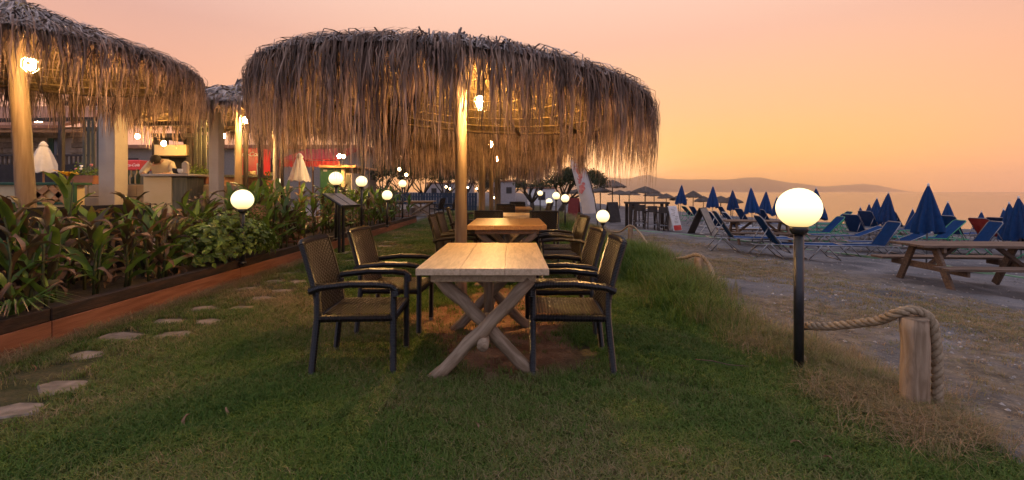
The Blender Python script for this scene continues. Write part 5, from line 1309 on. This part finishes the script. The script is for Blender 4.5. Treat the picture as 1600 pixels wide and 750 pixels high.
# red awning and green kiosk
t = pthing('market_awning', 'red awning seen below the fringe of the central parasol', 'awning', 486, 15)
b = MB(); p0 = D(436, 252, 14.6); p1 = D(534, 250, 14.6); V = [(p0.x, 14.4, p0.z), (p1.x, 14.4, p1.z), (p1.x, 16.6, p1.z + .55), (p0.x, 16.6, p0.z + .55)]
V += [(x, y, z + .03) for x, y, z in V]; b.add(V, [(3, 2, 1, 0), (4, 5, 6, 7), (0, 1, 5, 4), (1, 2, 6, 5), (2, 3, 7, 6), (3, 0, 4, 7)]); local(t, b).build('canopy', M['red_sling'], t)
b = MB(); n = 18; 
for k in range(n):
    x0 = p0.x + (p1.x - p0.x) * k / n; x1 = p0.x + (p1.x - p0.x) * (k + .94) / n; b.prism([(x0, p0.z), (x1, p0.z), (x1, p0.z - .16), ((x0 + x1) / 2, p0.z - .21), (x0, p0.z - .16)], 14.37, 14.385)
local(t, b).build('valance', M['red_sling'], t)
for px in (440, 490, 531):
    b = MB(); q = D(px, 252, 14.5); b.tube([(q.x, 14.45, TZ), (q.x, 14.45, q.z)], .03, 8); local(t, b).build('pole', M['bar_wood'], t)
t = pthing('kiosk', 'green kiosk with cream corner behind the planter globe lamps', 'kiosk', 525, 14)
b = MB(); px_box(b, 500, 533, 262, zrow(TZ, 14), 14.0, 1.8, .01); local(t, b).build('green_wall', M['green_paint'], t)
b = MB(); px_box(b, 533, 538, 261, zrow(TZ, 14), 13.97, 1.85, .01); local(t, b).build('corner_post', M['cream'], t)
b = MB(); px_box(b, 538.3, 550, 270, zrow(TZ, 14.1), 14.1, 1.6, .01); local(t, b).build('side_wall', M['white_paint'], t)
b = MB(); px_box(b, 541, 547.5, 273, zrow(TZ, 14.08), 14.07, .06, .004); local(t, b).build('door', M['grey_slat'], t)
b = MB(); px_box(b, 498, 556, 258, 262, 13.8, 2.2, .01); local(t, b).build('roof', M['bar_wood'], t)
b = MB(); px_box(b, 505, 511, 265, 268, 13.985, .02, .002); local(t, b).build('notice', M['paper'], t)
# stone building with shuttered doors and balustrade
t = pthing('stone_building', 'stone building with dark balustrade and green shutters at the far left', 'building', 40, 19)
d = 19.0; x0 = D(-260, 0, d).x; x1 = D(137, 0, d).x; zt_ = D(0, 198, d).z
b = MB(); b.box(((x0 + x1) / 2, d + .35, (TZ + zt_) / 2), (x1 - x0, .5, zt_ - TZ)); wl = local(t, b).build('wall_core', M['mortar'], t)
rr = random.Random(3); rows = 11; zb0 = D(0, 256, d).z; hh = (zt_ - zb0) / 7
for row in range(7):
    x = x0 + 3.5 - (row % 2) * .2
    while x < x1 - .1:
        l_ = rr.uniform(.3, .7); xe = min(x1, x + l_); pxm = 800 + F * ((x + xe) / 2) / d; zc = zb0 + hh * (row + .5)
        if not ((74 < pxm < 112) and row < 5):
            b = MB(); b.box(((x + xe) / 2, d + .08 + rr.uniform(-.015, .015), zc), (xe - x - .02, .14, hh - .02), ch=.02); local(t, b).build('stone_block', M['wall_stone'], wl)
        x += l_
for a_, c_, m in ((75, 83, 'green_paint'), (84, 90, 'glass'), (90.5, 97, 'green_paint'), (98, 111, 'white_paint')):
    b = MB(); px_box(b, a_, c_, 216, 256, d, .1, .01); local(t, b).build('shutter' if m == 'green_paint' else 'door', M[m], t)
b = MB(); px_box(b, -260, 140, 202, 207, d - 1.6, .15, .01); local(t, b).build('eaves_beam', M['bar_wood'], t)
b = MB(); V = [(x0, d - 1.7, D(0, 201, d - 1.6).z), (x1 + .4, d - 1.7, D(0, 201, d - 1.6).z), (x1 + .4, d + 2.5, D(0, 201, d - 1.6).z + 1.5), (x0, d + 2.5, D(0, 201, d - 1.6).z + 1.5)]; V += [(x, y, z + .12) for x, y, z in V]
b.add(V, [(3, 2, 1, 0), (4, 5, 6, 7), (0, 1, 5, 4), (1, 2, 6, 5), (2, 3, 7, 6), (3, 0, 4, 7)]); local(t, b).build('roof', M['terracotta'], t)
b = MB(); px_box(b, -260, 140, 257, zrow(TZ, 17.2), 17.2, .15, .01); local(t, b).build('balcony_wall', M['dark_panel'], t)
b = MB(); px_box(b, -260, 140, 241, 244, 17.2, .1, .005); local(t, b).build('handrail', M['dark_wood'], t)
for k in range(40):
    b = MB(); px_box(b, -150 + 7.2 * k, -147.6 + 7.2 * k, 244, 257, 17.23, .05, .004); local(t, b).build('baluster', M['dark_wood'], t)
# second far building behind the hatch, mauve in the dusk
t = pthing('far_building', 'long grey building behind the terrace kiosk', 'building', 300, 30)
b = MB(); px_box(b, 180, 560, 232, zrow(TZ, 30), 30, 4, .02); wl = local(t, b).build('wall', M['mortar'], t)
for k in range(8):
    b = MB(); px_box(b, 200 + 44 * k, 216 + 44 * k, 247, 270, 29.95, .1, .01); wn = local(t, b).build('window', M['dark_wood'], t)
    b = MB(); px_box(b, 202 + 44 * k, 214 + 44 * k, 249, 268, 29.92, .05, 0); b = local(t, b); b.build('pane', M['glass'], wn)
b = MB(); px_box(b, 172, 568, 226, 232, 29.6, 5, .02); local(t, b).build('roof', M['terracotta'], t)
# hanging bulbs over the terrace
BS = MB(); BS.lathe([(.01, -.06), (.035, -.045), (.05, -.01), (.04, .03), (.018, .055)], 10); BSm = BS.mesh('bulb', M['bulb_small'], True)
for px, py, d, top, lb in ((57, 188, 12.5, 2.95, 'bulb glowing before the stone building'), (63, 188, 12.8, 2.95, 'second bulb right beside the one before the stone building'), (215, 213, 12.0, 2.95, 'bulb glowing above the small red cooler'), (348, 212, 9.6, 2.9, 'bulb hanging left of the third parasol post'), (530, 244, 13.2, 2.75, 'bulb above the green kiosk'), (537, 244, 13.4, 2.75, 'second bulb above the green kiosk'), (256, 224, 10.6, 2.6, 'bulb over the serving counter')):
    p = D(px, py, d); t = thing('hanging_bulb', lb, 'lamp', (p.x, p.y, p.z), 0, 'hanging bulbs on the terrace'); inst(BSm, 'bulb', t)
    b = MB(); b.lathe([(.02, .055), (.024, .07), (.02, .11)], 8); b.build('socket', M['black_metal'], t); b = MB(); b.tube([(0, 0, .11), (0, 0, max(.2, top + .3 - p.z))], .005, 5); b.build('cable', M['black_metal'], t)
# beams the bulbs hang from
for (xa_, ya, xb_, yb, z, lb) in ((-17, 12.65, -8.6, 12.0, 3.26, 'timber beam carrying the bulbs on the left of the terrace'), (-9.5, 9.6, -5.3, 9.6, 3.18, 'timber beam between the parasols carrying a bulb'), (-6.8, 13.2, -4.4, 13.4, 3.04, 'timber beam over the green kiosk'), (-9.6, 10.6, -6.2, 10.6, 2.9, 'timber beam over the serving counter')):
    t = thing('terrace_beam', lb, 'beam', (xa_, ya, TZ), 0, 'terrace beams'); b = MB(); b.beam((0, 0, z - TZ), (xb_ - xa_, yb - ya, z - TZ), .08, .10); b.build('timber', M['dark_wood'], t)
    for q in ((0, 0), (xb_ - xa_, yb - ya)):
        b = MB(); b.box((q[0], q[1], (z - TZ) / 2 - .03), (.08, .08, z - TZ - .05), ch=.005); b.build('post', M['dark_wood'], t)

# ------------------------------------------------------------------ grass
def blade_mat():
    m = bpy.data.materials.new('grass_blade'); m.use_nodes = True; t = m.node_tree; n = t.nodes; l = t.links; p = n['Principled BSDF']
    p.inputs['Roughness'].default_value = .65; p.inputs['Specular IOR Level'].default_value = .2
    a = n.new('ShaderNodeAttribute'); a.attribute_type = 'INSTANCER'; a.attribute_name = 'gcol'
    r = n.new('ShaderNodeValToRGB'); e = r.color_ramp.elements
    e[0].position = 0; e[0].color = (.045, .10, .014, 1); e[1].position = 1; e[1].color = (.38, .25, .14, 1)
    for ps, c in ((.3, (.095, .165, .024, 1)), (.55, (.165, .175, .05, 1)), (.78, (.26, .205, .095, 1))): q = e.new(ps); q.color = c
    l.new(a.outputs['Fac'], r.inputs[0]); l.new(r.outputs[0], p.inputs['Base Color'])
    tr = n.new('ShaderNodeBsdfTranslucent'); l.new(r.outputs[0], tr.inputs['Color']); ms = n.new('ShaderNodeMixShader'); ms.inputs[0].default_value = .3
    l.new(p.outputs[0], ms.inputs[1]); l.new(tr.outputs[0], ms.inputs[2]); l.new(ms.outputs[0], n['Material Output'].inputs['Surface']); return m
BLADE = blade_mat()
def tuft(seed, n, h, spread, wd, lean):
    rr = random.Random(seed); b = MB()
    for k in range(n):
        a = rr.uniform(0, 6.283); r = spread * math.sqrt(rr.random()); o = Vector((r * math.cos(a), r * math.sin(a), -.004)); a2 = rr.uniform(0, 6.283); d = Vector((math.cos(a2), math.sin(a2), 0)); hh = h * rr.uniform(.5, 1.15); le = lean * rr.uniform(.3, 1.2)
        pts = [o, o + d * le * hh * .35 + Vector((0, 0, hh * .6)), o + d * le * hh + Vector((0, 0, hh * (1 - .25 * le)))]
        b.ribbon(pts, [wd, wd * .8, wd * .15], [Vector((-d.y, d.x, 0))] * 3)
    me = b.mesh('grass_tuft', BLADE); return bpy.data.objects.new('grass_tuft', me)
def scatter(name, pts, rot, sc, col, protos):
    me = bpy.data.meshes.new(name); me.from_pydata(pts.tolist(), [], [])
    for nm, v in (('grz', rot), ('gsc', sc), ('gcol', col)): a = me.attributes.new(nm, 'FLOAT', 'POINT'); a.data.foreach_set('value', np.asarray(v, np.float32))
    o = bpy.data.objects.new(name, me); C.objects.link(o); me.materials.append(BLADE)
    ng = bpy.data.node_groups.new(name, 'GeometryNodeTree'); ng.interface.new_socket('Geometry', in_out='INPUT', socket_type='NodeSocketGeometry'); ng.interface.new_socket('Geometry', in_out='OUTPUT', socket_type='NodeSocketGeometry')
    gi = ng.nodes.new('NodeGroupInput'); go = ng.nodes.new('NodeGroupOutput'); ip = ng.nodes.new('GeometryNodeInstanceOnPoints'); jn = ng.nodes.new('GeometryNodeJoinGeometry')
    for p in protos:
        oi = ng.nodes.new('GeometryNodeObjectInfo'); oi.inputs['Object'].default_value = p; oi.inputs['As Instance'].default_value = True; ng.links.new(oi.outputs['Geometry'], jn.inputs[0])
    def attr(nm): a = ng.nodes.new('GeometryNodeInputNamedAttribute'); a.data_type = 'FLOAT'; a.inputs['Name'].default_value = nm; return a.outputs['Attribute']
    cx_ = ng.nodes.new('ShaderNodeCombineXYZ'); ng.links.new(attr('grz'), cx_.inputs['Z'])
    ng.links.new(gi.outputs[0], ip.inputs['Points']); ng.links.new(jn.outputs[0], ip.inputs['Instance']); ip.inputs['Pick Instance'].default_value = True
    ng.links.new(cx_.outputs[0], ip.inputs['Rotation']); ng.links.new(attr('gsc'), ip.inputs['Scale']); ng.links.new(ip.outputs[0], go.inputs[0])
    md = o.modifiers.new('scatter', 'NODES'); md.node_group = ng; return tag(o, kind='stuff')
npr = np.random.RandomState(5)
def vnoise(x, y, s, k=0):
    return (np.sin(x * s + 1.7 * np.sin(y * s * .8 + k)) + np.sin(y * s * 1.13 + 1.3 * np.sin(x * s * .7 + 2 + k)) + np.sin((x + y) * s * .61 + k)) / 3
def sample(n, x0, x1, y0, y1, falloff):
    # density falls with distance, tufts grow with it
    u = npr.rand(n); y = y0 * (y1 / y0) ** u if falloff else y0 + (y1 - y0) * u
    return x0 + (x1 - x0) * npr.rand(n), y
# lawn
x, y = sample(150000, -4.0, 2.9, 1.25, 30, True)
keep = npr.rand(len(x)) < lawn_mask(x, y) * (1 - .93 * dirt_mask(x, y))
for (qx, qy, qr) in SPOT: keep &= ((x - qx) ** 2 / (qr * 1.04) ** 2 + (y - qy - .02) ** 2 / (qr * .74) ** 2) > 1.0
# worn, thinner strip along the path and bare patches
worn = np.exp(-((x + 3.3) / .55) ** 2) * .45 + np.clip(vnoise(x, y, 2.1, 3) - .18, 0, 1) * 1.0 + np.clip(vnoise(x, y, 5.3, 7) - .35, 0, 1) * .8
keep &= npr.rand(len(x)) > worn
x, y = x[keep], y[keep]
col = np.clip(0.33 + .27 * vnoise(x, y, 1.3) + .20 * vnoise(x, y, 4.1, 1) + .17 * npr.randn(len(x)) + .10 * (1 - sst(1.6, 4.6, y)) + .25 * dirt_mask(x, y) + .15 * np.exp(-((x + 3.4) / .6) ** 2) - .20 * sst(.9, 1.9, x) * sst(3, 4.5, y), 0, 1)
sc = (.72 + .45 * npr.rand(len(x))) * (1 + .03 * np.clip(y - 3, 0, 30)) * (1 + .25 * sst(.8, 1.9, x) * sst(3.4, 4.6, y))
T1 = [tuft(i, 13, .052, .040, .0042, .9) for i in range(5)]
scatter('lawn_grass', np.stack([x, y, gza(x, y)], 1), npr.rand(len(x)) * 6.28, sc, col, T1)
# tall rough grass along the lawn edge
x, y = sample(11000, 0, 1, 2.9, 24, True); e = edge_x(y); x = e + npr.randn(len(x)) * .22 - .05 + np.where((y > 5) & (y < 11), -.12, 0)
keep = npr.rand(len(x)) < (.35 + .65 * (vnoise(x, y, 1.9, 2) > -.15)); keep &= ((x - Bp.x) ** 2 + (y - Bp.y + .25) ** 2) > .45 ** 2; x, y = x[keep], y[keep]
big = np.exp(-((y - 8.2) / 2.0) ** 2)
col = np.clip(.62 + .25 * vnoise(x, y, 2.0, 1) + .18 * npr.randn(len(x)) - .28 * big + .5 * (x - edge_x(y)), 0, 1)
T2 = [tuft(20 + i, 16, .20, .06, .0042, .8) for i in range(4)]
scatter('rough_edge_grass', np.stack([x, y, gza(x, y)], 1), npr.rand(len(x)) * 6.28, (.5 + .75 * npr.rand(len(x))) * (1 + .40 * big) * (1 + .02 * y) * (.45 + .55 * sst(3.4, 5.0, y)), col, T2)
# dry tussocks round the near rope post and along the planter foot
c = []
for (cx_, cy_, r_, n_) in ((2.36, 2.62, .28, 420), (2.17, 2.95, .22, 230), (2.2, 2.42, .2, 120), (2.2, 3.9, .3, 300), (-3.9, 3.6, .0, 0)):
    c.append(np.stack([cx_ + npr.randn(n_) * r_ * .6, cy_ + npr.randn(n_) * r_ * .6], 1))
yy = npr.uniform(2.6, 9, 900); c.append(np.stack([-3.9 + np.abs(npr.randn(900)) * .07, yy], 1))
c = np.concatenate(c); x, y = c[:, 0], c[:, 1]
T3 = [tuft(40 + i, 12, .13, .05, .0030, 1.5) for i in range(4)]
scatter('dry_tussock_grass', np.stack([x, y, gza(x, y)], 1), npr.rand(len(x)) * 6.28, .45 + .7 * npr.rand(len(x)), np.clip(.85 + .15 * npr.randn(len(x)), .2, 1), T3)
# sparse dry stubble on the sand
x, y = sample(60000, 2.4, 12, 1.9, 16, True)
mk = np.clip(.5 + 1.3 * vnoise(x, y, 1.5, 4), 0, 1) * (1 - sst(5.0, 8.0, x + .25 * (y - 6)))
keep = npr.rand(len(x)) < mk * .8; x, y = x[keep], y[keep]
T4 = [tuft(60 + i, 9, .030, .05, .0036, 1.5) for i in range(4)]
scatter('sand_stubble_grass', np.stack([x, y, gza(x, y)], 1), npr.rand(len(x)) * 6.28, (.6 + .7 * npr.rand(len(x))) * (1 + .05 * y), np.clip(.80 + .14 * npr.randn(len(x)), .3, 1), T4)
# fallen leaves and twigs lying on the lawn
rd = random.Random(15); DL = LEAF['d'][0]
for i, (px, py, lb) in enumerate(((298, 659, 'curled pale dry leaf on the lawn in front of the left chairs'), (48, 580, 'dry leaf between the near stepping stones'), (353, 648, 'small dry leaf right of the curled pale leaf'), (1252, 706, 'dry leaf on the lawn at the lower right'), (1300, 732, 'dry leaf nearest the lower right corner'), (742, 672, 'pale straw leaf on the lawn in front of the table'))):
    q = G(px, py); o = inst(DL, 'dry_leaf', None, (q.x, q.y, q.z + .045), rot=(rd.uniform(-.4, .4), rd.uniform(-.2, .2), rd.uniform(0, 6.28)), sc=.22 + .08 * (i == 0)); tag(o, lb, 'leaf', 'fallen leaves')
q = G(1120, 580); b = MB(); b.tube([(-.12, .1, .05), (-.02, .03, .065), (.08, -.02, .055), (.2, -.06, .06)], [.004, .004, .003, .002], 5); tag(b.build('fallen_twig', M['picnic'], None, True, (q.x, q.y, q.z)), 'thin bent twig lying on the grass left of the large globe lamp', 'twig')

# pebbles and shell grit on the sand
b = MB(); rg = random.Random(21)
for k in range(2600):
    y = 2.2 * (14 / 2.2) ** rg.random(); x = rg.uniform(2.7, 3 + y * 1.1)
    s_ = rg.uniform(.006, .020) * (1 + .05 * y); z = gz(x, y); a = rg.uniform(0, 6.28); q = [(x + s_ * math.cos(a + i * 1.257) * rg.uniform(.7, 1.2), y + s_ * math.sin(a + i * 1.257) * rg.uniform(.7, 1.2), z - .003) for i in range(5)]
    b.add(q + [(x, y, z + s_ * .6)], [(i, (i + 1) % 5, 5) for i in range(5)], rg.random())
M['pebble'] = mat('pebble', (.16, .145, .13), (.3, .27, .24), rough=.9, scale=20, tint=.6)
tag(b.build('beach_pebbles', M['pebble']), kind='stuff')

# ------------------------------------------------------------------ evening haze over the bay
hm = bpy.data.materials.new('haze_air'); hm.use_nodes = True; n = hm.node_tree.nodes; n.clear()
pv = n.new('ShaderNodeVolumePrincipled'); pv.inputs['Color'].default_value = (.97, .94, .98, 1); pv.inputs['Density'].default_value = .00052
pv.inputs['Anisotropy'].default_value = .93
ho = n.new('ShaderNodeOutputMaterial'); hm.node_tree.links.new(pv.outputs[0], ho.inputs['Volume'])
b = MB(); b.box((0, 1140, 48), (5500, 3140, 104)); hz_o = b.build('haze', hm); tag(hz_o, kind='stuff')
hm.cycles.homogeneous_volume = True
